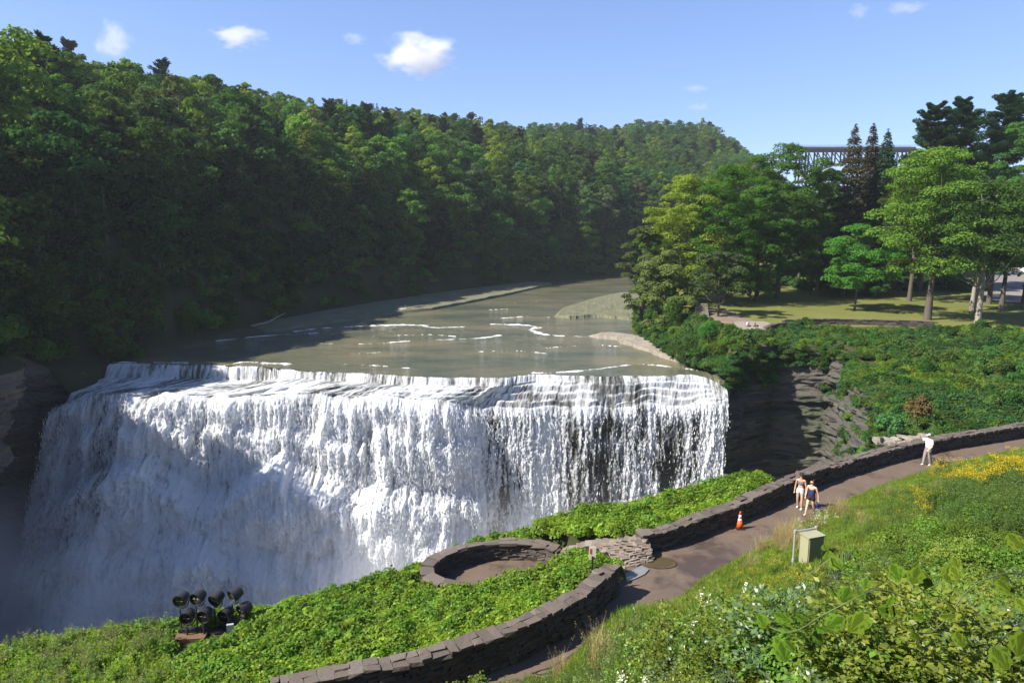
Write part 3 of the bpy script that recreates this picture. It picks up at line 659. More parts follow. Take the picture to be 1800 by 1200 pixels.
def whitepine(g, H=30, Rm=6.5, leafmat=None, per=150, L=.55, base=.3, step=1.35):
    mb = MB(); mb.tube([(0, 0, -.6), (.1, 0, H * .5), (0, .1, H * .97)], [H * .017, H * .011, .06], 8)
    Cs = []; Ax = []; Ts = []; z = H * base
    while z < H * .985:
        q = (z / H - base) / (1 - base); Lb = Rm * (1 - q) ** .55 * (.55 + .45 * min(1, q * 3 + .35))
        for k in range(int(g.integers(3, 6))):
            th = g.uniform(0, 2 * math.pi); l = Lb * g.uniform(.45, 1.15) + .5; rise = g.uniform(.05, .75) * l
            e = np.array((l * math.cos(th), l * math.sin(th), z + rise)); m = np.array((l * .5 * math.cos(th), l * .5 * math.sin(th), z + rise * .15))
            mb.tube([(0, 0, z), m, e], [.10 * (1 - q) + .04, .06 * (1 - q) + .03, .02], 4, False)
            for f in np.arange(.35, 1.06, .22):
                c = (np.array((0, 0, z)) * (1 - f) ** 2 + 2 * f * (1 - f) * m + f * f * e) if f <= 1 else e
                n = int(per * g.uniform(.3, .6)); s = .22 * l * (1.15 - .4 * f) + .35
                d = rand_unit(g, n) * g.uniform(.3, 1, n)[:, None] ** .5; Cs.append(c + d * np.array((s, s, .42 * s + .15)) + (0, 0, .12)); Ts.append(np.clip(.35 + .5 * d[:, 2] + g.uniform(-.3, .3, n), 0, 1))
                Ax.append(d * np.array((1, 1, .4)) + np.array((math.cos(th), math.sin(th), .75)))
        z += step * g.uniform(.75, 1.25)
    C = np.concatenate(Cs); V, F = leaves(C, np.tile((0, 0, 1.), (len(C), 1)), L, .34, g, .55, np.concatenate(Ax))
    me = bpy.data.meshes.new('trunk'); me.from_pydata(np.concatenate(mb.v).tolist(), [], mb.f); me.materials.append(M_bark); me.update()
    return mesh_np('crown', V, F, [leafmat], [('tint', 'FACE', np.concatenate(Ts))]), me

def plant(name, label, cat, pair, loc, scale=1.0, rz=0.0, color=(1, 1, 1), group=None, parts=('crown', 'trunk'), squash=1.0):
    t = thing(name, label, cat, loc, rz, group); t.scale = (scale * squash, scale * squash, scale)
    for n, me in zip(parts, pair):
        o = obj(n, me, t); o.color = c4(color)
    return t

# prototypes for the hillside forest
G = lambda s: np.random.default_rng(s)
protos = {'broad': [broadleaf(G(100 + k), H=15.5 + 1.5 * (k % 3), base=1.2 + .8 * (k % 2), Rm=5.6 + .5 * (k % 4), nl=40 + 4 * k, per=88, L=.66, wd=.8, leafmat=[M_leaf_mid, M_leaf_dark, M_leaf_mid, M_leaf_dark, M_leaf_grey, M_leaf_mid][k], r0=.26, limbs=6,
                              shape=[1, 1.15, .85, 1.1, .9, 1.1][k], lobe=[(.24, .38), (.2, .34), (.26, .40), (.2, .36), (.22, .36), (.2, .32)][k]) for k in range(6)],
          'bright': [broadleaf(G(120 + k), H=17, base=1.5, Rm=5.2 + .5 * k, nl=44, per=88, L=.6, wd=.8, leafmat=M_leaf_bright, r0=.26, limbs=6, shape=[1, 1.15][k], lobe=(.2, .33)) for k in range(2)],
          'pine': [whitepine(G(130 + k), H=18 + 2 * k, Rm=4.8, leafmat=M_leaf_needle, per=60, L=.8, base=.1, step=1.15) for k in range(2)],
          'spruce': [spruce(G(140), H=19, Rm=3.3, leafmat=M_leaf_needle, n=2600, L=.75)]}

# ------------------------------------------------------------------ the forest on the left hill
FOR = []
gf = G(5)
arcs = np.arange(0, len(LB) - 1, .05)
for _ in range(24000):
    ti = gf.uniform(0, len(LB) - 2); d = gf.uniform(0, 1) ** .9 * 300 + .5
    FOR.append((ti, d))
FOR = np.array(FOR); pts = left_point(FOR[:, 0], FOR[:, 1])
# keep what the picture (or a step to its side) can see, thin to a natural spacing
dc = np.hypot(pts[:, 0], pts[:, 1]); px_ = 900 + 1200 * pts[:, 0] / np.maximum(1, pts[:, 1] * math.cos(PITCH) + (CAMZ - pts[:, 2]) * math.sin(PITCH))
ok = (pts[:, 1] > 45) & (px_ > -330) & (px_ < 1750) & (FOR[:, 1] < np.interp(pts[:, 1], [60, 250, 600], [260, 260, 300]))
# the gorge-side wall keeps its bare rock in front
ok &= ~((pts[:, 1] < 82) & (FOR[:, 1] < 2.5))
pts = pts[ok]; FD = FOR[ok]; order = np.argsort(np.hypot(pts[:, 0], pts[:, 1])); pts = pts[order]; FD = FD[order]
cell = {}; keepi = []
for i, p in enumerate(pts):
    sp = 4.1 + .009 * p[1] - (1.4 if FD[i, 1] < 25 else 0); k = (int(p[0] // 7), int(p[1] // 7)); good = True
    for a in (-1, 0, 1):
        for b in (-1, 0, 1):
            for j in cell.get((k[0] + a, k[1] + b), ()):
                if (pts[j][0] - p[0]) ** 2 + (pts[j][1] - p[1]) ** 2 < sp * sp: good = False
    if good: cell.setdefault(k, []).append(i); keepi.append(i)
pts = pts[keepi]; FD = FD[keepi]
kinds = gf.choice(['broad', 'bright', 'pine', 'spruce'], len(pts), p=[.69, .23, .05, .03])
patch = fbm(pts[:, 0] * .02, pts[:, 1] * .02, 55)
kinds = np.where((patch > .62) & (kinds == 'broad') & (gf.uniform(size=len(pts)) < .28), 'pine', kinds)
kinds = np.where((patch < .42) & (kinds == 'broad') & (gf.uniform(size=len(pts)) < .22), 'bright', kinds)
col_by = {'broad': [(1.2, 1.2, 1.05), (.95, 1.08, .95), (1.4, 1.35, 1.0), (1.1, 1.2, 1.2), (1.5, 1.45, 1.1), (.5, .6, .6), (.62, .68, .62)], 'bright': [(1, 1, 1), (.85, .9, .9), (1.05, 1.08, .9)], 'pine': [(1, 1, 1), (.85, .95, 1.05)], 'spruce': [(1, 1, 1)]}  # broad tints lightened for the sunlit slope, the last pair darkened for shade
names = {'broad': ('broadleaf_tree', 'dark green broadleaf tree'), 'bright': ('bright_tree', 'bright yellow-green broadleaf tree'), 'pine': ('pine_tree', 'dark layered white pine'), 'spruce': ('spruce_tree', 'dark pointed spruce')}
def zone(p, d):
    side = 'near the picture edge' if p[0] / p[1] < -.55 else ('behind the falls' if p[0] / p[1] < -.36 else 'above the river')
    return ('at the left hill\'s shaded foot ' if d < 14 else 'on the left hill\'s lower slope ' if d < 45 else 'high on the left hillside ') + side
elev = (pts[:, 2] + 16 - CAMZ) / pts[:, 1]
inview = (px_[ok][order][keepi] > -40) & (px_[ok][order][keepi] < 1150)
near_i = [i for i in range(len(pts)) if inview[i]][:292]; near_set = set(near_i)
far_p = {}
for i, p in enumerate(pts):
    kd = kinds[i]; v = int(gf.integers(len(protos[kd]))); cidx = int(gf.integers(min(5, len(col_by[kd]))))
    sc = gf.uniform(.68, 1.1) * (.8 if FD[i, 1] < 4 else 1) * (.72 if p[1] < 84 and FD[i, 1] < 22 else 1); rz = gf.uniform(0, 6.28)
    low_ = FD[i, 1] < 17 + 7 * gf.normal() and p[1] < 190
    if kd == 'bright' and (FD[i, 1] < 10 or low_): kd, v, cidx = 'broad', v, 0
    if low_ and kd == 'broad': cidx = 5 + int(gf.integers(2))  # hill-foot crowns take the tints that carry the shade in their colour
    if i in near_set:
        nm, lb = names[kd]
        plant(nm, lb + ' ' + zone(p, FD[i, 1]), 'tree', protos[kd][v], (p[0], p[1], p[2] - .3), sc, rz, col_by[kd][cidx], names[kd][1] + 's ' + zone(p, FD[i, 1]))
    else: far_p.setdefault((kd, v, cidx), []).append((p[0], p[1], p[2] - .3, rz, sc))

def scatter(name, sources, pts, label=None, tilt=0.0, seed=1, extra_vis=None):
    """ONE stuff object: points that carry copies of the source meshes. pts: (x, y, z, rz, scale, source index)"""
    pts = np.asarray(pts, float); g = G(seed)
    coll = bpy.data.collections.new(name + '_sources')
    for k, (me, colr) in enumerate(sources):
        so = bpy.data.objects.new('%s_source_%02d' % (name, k), me); so.color = c4(colr); coll.objects.link(so)
    me = bpy.data.meshes.new(name); me.vertices.add(len(pts)); me.vertices.foreach_set('co', pts[:, :3].astype(np.float32).ravel())
    a = me.attributes.new('rot', 'FLOAT_VECTOR', 'POINT'); rt = np.stack([g.normal(0, tilt, len(pts)), g.normal(0, tilt, len(pts)), pts[:, 3]], 1); a.data.foreach_set('vector', rt.astype(np.float32).ravel())
    a = me.attributes.new('scl', 'FLOAT', 'POINT'); a.data.foreach_set('value', pts[:, 4].astype(np.float32))
    a = me.attributes.new('pid', 'INT', 'POINT'); a.data.foreach_set('value', pts[:, 5].astype(np.int32))
    me.update(); o = obj(name, me); tag(o, label, None, None, 'stuff')
    ng = bpy.data.node_groups.new(name + '_nodes', 'GeometryNodeTree')
    ng.interface.new_socket('Geometry', in_out='INPUT', socket_type='NodeSocketGeometry'); ng.interface.new_socket('Geometry', in_out='OUTPUT', socket_type='NodeSocketGeometry')
    gi = ng.nodes.new('NodeGroupInput'); go = ng.nodes.new('NodeGroupOutput'); ci = ng.nodes.new('GeometryNodeCollectionInfo')
    ci.inputs['Collection'].default_value = coll; ci.inputs['Separate Children'].default_value = True; ci.inputs['Reset Children'].default_value = True
    ip = ng.nodes.new('GeometryNodeInstanceOnPoints'); ip.inputs['Pick Instance'].default_value = True
    def na(n, t):
        x = ng.nodes.new('GeometryNodeInputNamedAttribute'); x.data_type = t; x.inputs['Name'].default_value = n; return x.outputs['Attribute']
    er = ng.nodes.new('FunctionNodeEulerToRotation')
    ng.links.new(na('rot', 'FLOAT_VECTOR'), er.inputs[0]); ng.links.new(er.outputs[0], ip.inputs['Rotation']); ng.links.new(na('scl', 'FLOAT'), ip.inputs['Scale'])
    ng.links.new(na('pid', 'INT'), ip.inputs['Instance Index']); ng.links.new(gi.outputs[0], ip.inputs['Points']); ng.links.new(ci.outputs[0], ip.inputs['Instance']); ng.links.new(ip.outputs[0], go.inputs[0])
    md = o.modifiers.new('scatter', 'NODES'); md.node_group = ng; return o
src = []; fp = []
for (kd, v, c), L_ in far_p.items():
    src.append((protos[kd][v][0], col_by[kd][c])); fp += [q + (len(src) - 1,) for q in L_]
# treetops beyond the bridge on the right-hand side
gb = G(77)
for k in range(420):
    x = gb.uniform(150, 520); y = gb.uniform(420, 720)
    d_, _, sd_ = dist_poly(np.array([x]), np.array([y]), RBANK)
    if sd_[0] < 0 and d_[0] > 6: fp.append((x, y, float(right_h(np.array([x]), np.array([y]))[0]) - 1, gb.uniform(0, 6.3), gb.uniform(.7, 1.1), int(gb.integers(len(src)))))
scatter('far_forest', src, fp, 'far wooded hillside reading as one mass of treetops', .04)
# ------------------------------------------------------------------ park trees on the right bank, each placed by its foot
def hit_r(px, py):
    d = ray(px, py); s = np.arange(46, 330, .25); p = np.array((0, 0, CAMZ)) + d * s[:, None]
    k = np.argmax(p[:, 2] < right_h(p[:, 0], p[:, 1])); return p[k]
def ground_r(px, Y):
    x = (px - 900) / 1200 * (Y * math.cos(PITCH) + 12 * math.sin(PITCH)); return np.array((x, Y, float(right_h(np.array([x]), np.array([float(Y)]))[0])))
def tree_at(name, label, foot, top_py, half_px, leafmat, seed, base_py=None, kind='broad', group=None, color=(1, 1, 1), bark=None, r0=.42, **kw):
    s = foot[1] * math.cos(PITCH) + (CAMZ - foot[2]) * math.sin(PITCH); px = 900 + 1200 * foot[0] / s
    H = PY(px, top_py, foot[1])[2] - foot[2]; Rm = half_px / 1200 * s
    base = (PY(px, base_py, foot[1])[2] - foot[2]) if base_py else H * .12
    if kind == 'broad':
        q = dict(nl=int(105 * (Rm / 7) ** 1.2 * (H / 22) ** .5) + 34, per=480, L=.31, wd=.8, lobe=(.14, .29), limbs=16, top=.42, flat=.62, spread=1.13); q.update(kw)
        pr = broadleaf(G(seed), H=H, base=base, Rm=Rm, leafmat=leafmat, barkmat=bark, r0=r0, **q)
    elif kind == 'spruce': pr = spruce(G(seed), H=H, Rm=Rm, leafmat=leafmat, n=kw.get('n', 30000), L=.6, ragged=.55)
    else: pr = whitepine(G(seed), H=H, Rm=Rm, leafmat=leafmat, per=620, L=.42, base=kw.get('b', .3), step=.95)
    return plant(name, label, 'tree', pr, tuple(foot + np.array((0, 0, -.2))), 1.0, 0.0, color, group)
park = [
    ('maple_tree', 'large yellow-green maple with dark double trunk at the lawn\'s front edge', hit_r(1630, 562), 252, 90, M_leaf_bright, 201, 486, dict(r0=.55, color=(.85, .92, .9))),
    ('maple_tree', 'dark green maple with pale scarred trunk nearest the shrubby cliff edge', hit_r(1718, 569), 315, 92, M_leaf_mid, 202, 486, dict(r0=.45, bark=M_barkpale, color=(.9, 1.0, .9))),
    ('maple_tree', 'maple with short pale trunk just behind the scarred trunk', hit_r(1708, 546), 380, 50, M_leaf_dark, 203, 475, dict(r0=.42, bark=M_barkpale)),
    ('maple_tree', 'dark thin-trunked maple standing before the parking area', hit_r(1738, 534), 330, 66, M_leaf_dark, 204, 480, dict(r0=.45)),
    ('young_tree', 'small bright green young tree alone on the lawn', hit_r(1502, 546), 393, 56, M_leaf_bright, 205, 515, dict(r0=.18, nl=60, lobe=(.22, .36), color=(.75, .95, .95))),
    ('maple_tree', 'tall dark green maple with a sunlit trunk foot in lawn shade', hit_r(1366, 523), 244, 66, M_leaf_mid, 206, 495, dict(r0=.5, color=(1.45, 1.5, 1.1), top=.22)),
    ('maple_tree', 'tall green maple between the broad maples and the lawn maple', ground_r(1316, 141), 268, 56, M_leaf_mid, 221, 500, dict(color=(1.6, 1.6, 1.1), top=.3)),
    ('maple_tree', 'broad yellow-green maple nearest the river bend', ground_r(1205, 130), 300, 72, M_leaf_bright, 207, 525, dict(r0=.45, color=(1.15, 1.15, 1.0))),
    ('maple_tree', 'broad olive-green maple behind the stone steps', ground_r(1272, 127), 283, 70, M_leaf_bright, 208, 515, dict(r0=.45, color=(1.1, 1.15, 1.0))),
    ('small_tree', 'low dark grey-green tree shading the stone steps', hit_r(1262, 556), 438, 50, M_leaf_grey, 209, 525, dict(r0=.2, color=(.8, .9, .85), nl=55)),
    ('rusty_tree', 'thin tree with rust-coloured leaves beside the dark small tree', hit_r(1318, 530), 430, 26, M_leaf_rust, 210, 505, dict(r0=.15, nl=20)),
    ('maple_tree', 'dark green maple filling the gap beside the spruces', ground_r(1436, 141), 272, 46, M_leaf_dark, 211, 500, dict(r0=.35, color=(1.3, 1.3, 1.1), top=.3)),
    ('understory_tree', 'low dark green tree under the spruces', ground_r(1440, 150), 372, 48, M_leaf_dark, 212, 490, dict(color=(1.2, 1.2, 1.1))),
    ('understory_tree', 'grey-green low tree right of the spruces\' foot', ground_r(1520, 146), 365, 52, M_leaf_grey, 213, 490, dict(color=(.7, .8, .8))),
    ('broadleaf_tree', 'tall olive broadleaf tree at the right picture edge', ground_r(1802, 128), 172, 62, M_leaf_mid, 214, 440, dict(color=(1.0, .95, .9))),
    ('broadleaf_tree', 'yellow-green broadleaf tree below the white pines', ground_r(1600, 132), 262, 50, M_leaf_bright, 215, 480, dict(color=(.7, .8, .8))),
    ('broadleaf_tree', 'bushy olive tree behind the dead bare branches', ground_r(1762, 118), 312, 55, M_leaf_mid, 216, 470, dict(color=(1.15, 1.05, .8))),
    ('maple_tree', 'lower half-shaded maple left of the lawn\'s tall maple', ground_r(1330, 133), 318, 56, M_leaf_mid, 217, 520, dict(color=(1.5, 1.5, 1.1))),
    ('willow_tree', 'feathery grey-green bank tree leaning over the river bend', ground_r(1128, 128), 392, 42, M_leaf_grey, 218, 545, dict(color=(1.3, 1.3, 1.1), nl=60, L=.3, lobe=(.22, .36))),
    ('willow_tree', 'tall feathery olive bank tree above the rock shelf', ground_r(1172, 118), 430, 46, M_leaf_grey, 219, 585, dict(nl=60, L=.3, lobe=(.22, .36), color=(1.5, 1.4, .95))),
    ('bank_tree', 'yellow-green bank tree behind the feathery willows', ground_r(1165, 140), 375, 44, M_leaf_bright, 220, 530, dict(color=(.7, .8, .8))),
]
for nm, lb, ft, tp, hw, lm, sd, bp, kw in park: tree_at(nm, lb, ft, tp, hw, lm, sd, bp, **kw)
for px, tp, hw, lm, lb, sd, Yv in ((1482, 220, 64, M_leaf_brown, 'brown-tinged old spruce with sparse top, leftmost of the three', 231, 142), (1513, 218, 58, M_leaf_brown, 'grey spruce with bare twiggy top, middle of the three', 232, 147),
                                (1538, 228, 64, M_leaf_needle, 'dark green spruce with dense crown, rightmost of the three', 233, 143)):
    tree_at('spruce_tree', lb, ground_r(px, Yv), tp, hw, lm, sd, kind='spruce', group='spruces behind the lawn', color=(1.25, 1.15, 1.1))
for px, tp, hw, lb, sd, Yv in ((1616, 182, 54, 'white pine with tiered plates nearest the bridge end', 241, 150), (1662, 172, 58, 'white pine with flat broad top between two others', 242, 156), (1738, 166, 72, 'tallest white pine with two upswept top branches', 243, 150)):
    tree_at('white_pine', lb, ground_r(px, Yv), tp, hw, M_leaf_needle, sd, kind='pine', group='white pines behind the lawn', color=(1.7, 1.8, 1.7), b=.25)
for k, (px, tp, hw, Yv) in enumerate(((1426, 274, 34, 152), (1404, 280, 40, 165), (1448, 285, 36, 170), (1490, 279, 40, 172), (1540, 272, 40, 168), (1580, 262, 36, 174))):
    tree_at('broadleaf_tree', 'dark dense tree closing the view below the bridge', ground_r(px, Yv), tp, hw, M_leaf_dark, 270 + k, group='dark trees below the bridge', nl=46, per=160, L=.55, color=(1.1, 1.2, 1.1), top=.3)
# backing trees that close the park off
gb = G(91); k = 0
while k < 46:
    px = gb.uniform(1150, 1840); Yv = gb.uniform(165, 290); f = ground_r(px, Yv); d_, _, sd_ = dist_poly(f[:1], f[1:2], RBANK)
    if sd_[0] > 0 or d_[0] < 5 or (px > 1690 and Yv < 225): continue
    kd = ['broad', 'broad', 'bright', 'pine'][k % 4]; pr = protos[kd][k % len(protos[kd])]
    plant(names[kd][0], names[kd][1] + ' in the dense row behind the park trees', 'tree', pr, (f[0], f[1], f[2] - .4), gb.uniform(.95, 1.3), gb.uniform(0, 6), group=names[kd][1] + 's behind the park'); k += 1
# dead bare limbs above the scarred maple
dt = hit_r(1727, 560); mb = MB(); g = G(95); sD = 106 * math.cos(PITCH) + 2.4
t = thing('dead_tree', 'bare dead grey branches sticking up above the green crowns', 'tree', tuple(dt + np.array((1.2, 3.5, -.3))))
Hd = PY(1725, 300, dt[1])[2] - dt[2]; mb.tube([(0, 0, -.3), (.2, 0, Hd * .5), (0, 0, Hd * .75)], [.3, .2, .1], 7)
mb.build('trunk', M_dead, t, True); mb = MB()
for k in range(16):
    th = g.uniform(0, 6.28); z = Hd * g.uniform(.5, .75); l = g.uniform(1.2, 3.2); e = np.array((l * .8 * math.cos(th), l * .8 * math.sin(th), z + g.uniform(.12, .3) * Hd)); m = np.array((e[0] * .6, e[1] * .6, z + .06 * Hd))
    mb.tube([(0, 0, z), m, e], [.07, .05, .015], 4)
    for q in range(4):
        f = g.uniform(.4, 1); s = m * (1 - f) + e * f; mb.tube([s, s + g.normal(0, .5, 3) + (0, 0, .6)], [.03, .01], 3)
mb.build('branches', M_dead, t)

# ------------------------------------------------------------------ shrubs that cover the cliff top
def clump(g, Rm, Hh, n, L, lm, wd=.6, nl=9, jitter=.7, name='foliage'):
    Cs = []; Ns = []; Ts = []
    for k in range(nl):
        th = g.uniform(0, 6.28); r = Rm * .62 * math.sqrt(g.uniform()); c = np.array((r * math.cos(th), r * math.sin(th), Hh * g.uniform(.25, .68) * (1 - .35 * r / Rm))); lr = Rm * g.uniform(.3, .5)
        m = n // nl; d = rand_unit(g, m); d[:, 2] = np.where(d[:, 2] < -.2, -d[:, 2], d[:, 2]); Cs.append(c + d * np.array((lr, lr, lr * .8 * Hh / Rm)) * g.uniform(.6, 1.05, m)[:, None]); Ns.append(d + (0, 0, .5)); Ts.append(np.clip(g.uniform(0, .7, m) + g.uniform(-.05, .3), 0, 1))
    C = np.concatenate(Cs); V, F = leaves(C, np.concatenate(Ns), L, wd, g, jitter); T = np.concatenate(Ts)
    return mesh_np(name, V, F, [lm], [('tint', 'FACE', T)])
shrubs = [(clump(G(301), 1.5, 1.7, 1700, .22, M_leaf_mid), (2.5, 2.4, 1.5)), (clump(G(302), 1.3, 1.4, 1500, .20, M_leaf_bright), (1.6, 1.5, 1.1)), (clump(G(303), 1.7, 1.6, 1800, .22, M_leaf_mid), (2.3, 2.3, 1.5)),
          (clump(G(304), 1.2, 2.0, 1700, .20, M_leaf_mid), (2.6, 2.1, 1.1)), (clump(G(305), 1.6, 1.3, 1600, .24, M_leaf_dark), (2.9, 2.7, 1.5)), (clump(G(306), 1.3, 1.3, 1500, .18, M_leaf_bright), (1.8, 1.5, 1.0))]
gs = G(310); sp = []
LEx, LEy = le[:, 0], le[:, 1]
for k in range(26000):
    x = gs.uniform(20, 90); y = gs.uniform(41, 118)
    sp.append((x, y))
sp = np.array(sp); m = inside(sp[:, 0], sp[:, 1], RPOLY) & (sp[:, 1] < np.interp(sp[:, 0], LEx, LEy) - 1.2) & (sp[:, 0] < .85 * sp[:, 1])
d_, arc_, _ = dist_poly(sp[:, 0], sp[:, 1], RBANK)
gap = (arc_ > _seg[5] - 3) & (arc_ < _seg[6] + 1) & (d_ < 2.6)                    # the bare lit cliff patch stays clear
near_clear = (np.hypot(sp[:, 0] - P(1655, 785, 4)[0], sp[:, 1] - P(1655, 785, 4)[1]) < 3.2)
m &= ~gap & ~near_clear; sp = sp[m]; d_ = d_[m]
z = right_h(sp[:, 0], sp[:, 1]); pn = fbm(sp[:, 0] * .10, sp[:, 1] * .10, 320); pn2 = fbm(sp[:, 0] * .23, sp[:, 1] * .23, 330)
sid = np.where(pn2 > .68, 3, np.where(pn > .56, 1, np.where(pn > .48, 0, np.where(pn > .42, 2, 4)))); mix = gs.uniform(size=len(sp)) < .3; sid = np.where(mix, gs.integers(0, 6, len(sp)), sid)
keep = gs.uniform(size=len(sp)) < np.where(sp[:, 1] < 80, .35, .22)
S_ = [(a[0], a[1], zz - .35, gs.uniform(0, 6.3), gs.uniform(.45, 1.0) * (.5 + 1.0 * q) * (1 if dd > 1.2 else .8), int(i)) for a, zz, q, dd, i, kp in zip(sp, z, pn2, d_, sid, keep) if kp]
# shrubs hanging on the cliff face below the rim and along the bank of the river
for i0, i1, n, zl, zh in ((1, 2, 90, -4, 2.5), (2, 4, 300, -8, 2.6), (4, 5, 70, -2.2, 2.6), (5, 6, 26, -4.0, -2.0), (5, 6, 16, 2.0, 3.2), (6, 7, 60, .5, 3.2), (7, 9, 90, -2.0, 2.6), (9, 12, 60, .2, 1.0), (12, 16, 160, .2, 1.5)):
    for k in range(n):
        i = int(gs.integers(i0, i1)); f = gs.uniform(); a = RBANK[i] * (1 - f) + RBANK[i + 1] * f; e = unit(RBANK[i + 1] - RBANK[i]); nn = np.array((e[1], -e[0])) * -1
        zz = gs.uniform(zl, zh); lim = 1.0 if i < 9 else -.6
        p = a + nn * gs.uniform(-.8, .25) * lim; S_.append((p[0], p[1], zz - .3, gs.uniform(0, 6.3), gs.uniform(.5, .95), int(gs.choice([0, 2, 3, 4, 5, 4]))))
for k in range(420):                                                                # undergrowth on the strip between river and lawn
    y = gs.uniform(90, 175); x = np.interp(y, RBANK[9:16, 1], RBANK[9:16, 0]) + gs.uniform(.5, 8)
    if y < 118 and x > 31: continue
    S_.append((x, y, float(right_h(np.array([x]), np.array([y]))[0]) - .3, gs.uniform(0, 6.3), gs.uniform(.6, 1.35), int(gs.integers(0, 6))))
for k in range(260):                                                                # dark shrubs that close the lawn off at its back
    y = gs.uniform(150, 190); x = gs.uniform(30, 105)
    if x < np.interp(y, RBANK[9:16, 1], RBANK[9:16, 0]) + 4 or x > .66 * y: continue
    S_.append((x, y, float(right_h(np.array([x]), np.array([y]))[0]) - .3, gs.uniform(0, 6.3), gs.uniform(1.2, 2.4), int(gs.choice([0, 2, 4]))))
scatter('bank_shrubbery', shrubs, S_, 'tangled green shrubs covering the cliff top and ledges on the right bank', .12)
for nm, lb, px, py, top, hw, lm, cl, sd in (('round_shrub', 'dark round shrub at the rock shelf\'s end above the falls', 1203, 640, 574, 30, M_leaf_dark, (1.5, 1.5, 1.3), 351), ('pale_shrub', 'light yellow-green bush in front of the willows', 1180, 575, 518, 17, M_leaf_bright, (.8, .95, 1), 352),
                                           ('green_shrub', 'bluish green bush on a ledge over the gorge', 1565, 757, 722, 26, M_leaf_dark, (1.3, 1.6, 1.6), 353), ('green_shrub', 'olive bush beneath the stone steps', 1268, 640, 585, 34, M_leaf_mid, (1.2, 1.1, .8), 354),
                                           ('brown_shrub', 'brownish dry bush above the creek stones', 1612, 742, 690, 22, M_leaf_brown, (1.6, 1.4, .9), 355), ('green_shrub', 'round mid-green bush below the lawn\'s left corner', 1245, 600, 560, 24, M_leaf_mid, (1.2, 1.3, 1), 356)):
    Yv = 90 if px < 1300 else 60; Yv = {351: 92, 352: 112, 353: 54, 354: 93, 355: 52, 356: 97}[sd]; f = PY(px, py, Yv); s = Yv * math.cos(PITCH) + (CAMZ - f[2]) * math.sin(PITCH)
    Hh = PY(px, top, Yv)[2] - f[2]; Rm = hw / 1200 * s; t = thing(nm, lb, 'shrub', tuple(f))
    o = obj('foliage', clump(G(sd), Rm, Hh, 3200, .2, lm, nl=16), t); o.color = c4(cl)
    mb = MB(); g = G(sd + 1); [mb.tube([(0, 0, -2.2), (0, 0, .1), (g.normal(0, Rm * .3), g.normal(0, Rm * .3), Hh * .6)], [.07, .05, .02], 5) for _ in range(5)]; mb.build('stems', M_bark, t)

# undergrowth at the foot of the left hill
gu = G(361); U_ = []
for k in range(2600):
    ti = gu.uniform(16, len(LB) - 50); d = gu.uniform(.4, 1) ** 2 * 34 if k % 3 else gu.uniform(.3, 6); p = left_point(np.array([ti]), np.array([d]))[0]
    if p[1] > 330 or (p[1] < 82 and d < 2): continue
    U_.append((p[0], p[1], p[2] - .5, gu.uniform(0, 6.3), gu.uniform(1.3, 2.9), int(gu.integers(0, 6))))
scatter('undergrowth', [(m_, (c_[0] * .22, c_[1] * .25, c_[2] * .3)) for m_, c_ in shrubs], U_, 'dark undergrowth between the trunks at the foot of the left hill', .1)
# ------------------------------------------------------------------ path
LEFT = np.vstack([FW_in, [P(1112, 1008, ZP)[:2], P(1122, 985, ZP)[:2]], BW_in])
def path_mesh():
    L = resample(LEFT, .4); Rr = resample(EDGE, .4); n = 150
    def at(a, m): d = np.r_[0, np.cumsum(np.linalg.norm(np.diff(a, axis=0), axis=1))]; t = np.linspace(0, d[-1], m); return np.stack([np.interp(t, d, a[:, k]) for k in (0, 1)], 1)
    Lp = at(L, n); d_ = ((Rr[None] - Lp[:, None]) ** 2).sum(2); 
    # pair each left point with the nearest later point of the right edge
    idx = np.maximum.accumulate(d_.argmin(1)); Rp = Rr[idx]
    nrm = unit(Rp - Lp); wob = (fbm(np.arange(n) * .5, np.zeros(n), 400, 4) - .5)[:, None] * .35
    Rp = Rp + nrm * (wob + .12); Lp = Lp - nrm * .3
    v = np.linspace(0, 1, 9); V = Lp[:, None] * (1 - v)[None, :, None] + Rp[:, None] * v[None, :, None]
    Z = ZP + .012 + (fbm(V[..., 0] * 1.2, V[..., 1] * 1.2, 401) - .5) * .03
    return np.concatenate([V, Z[..., None]], 2).reshape(-1, 3), grid_faces(9, n)
M_path, nt, out = new_mat('wet_worn_asphalt')
n1 = noise(nt, .8, 5, .6, world_pos(nt)); n2 = noise(nt, 30, 4, .7, world_pos(nt)); n3 = noise(nt, .35, 5, .65, world_pos(nt))
r_ = ramp(nt, [(.3, (.084, .056, .036)), (.7, (.132, .090, .058))]); lk(nt, n1, r_.inputs[0])
c = mixc(nt, n2, r_.outputs[0], (.11, .085, .07)); wet = ramp(nt, [(.52, 0.), (.62, 1.)]); lk(nt, n3, wet.inputs[0])
c = mixc(nt, wet.outputs[0], c, (.06, .043, .034)); rr_ = nd(nt, 'ShaderNodeMapRange', n3=.85, n4=.45); lk(nt, wet.outputs[0], rr_.inputs[0])
principled(nt, out, c, rr_.outputs[0], bump(nt, n2, .35, .02), .3)
pv, pf = path_mesh(); structure('path', mesh_np('path', pv, pf, [M_path], smooth=True), 'brown worn asphalt walking path along the stone parapet')
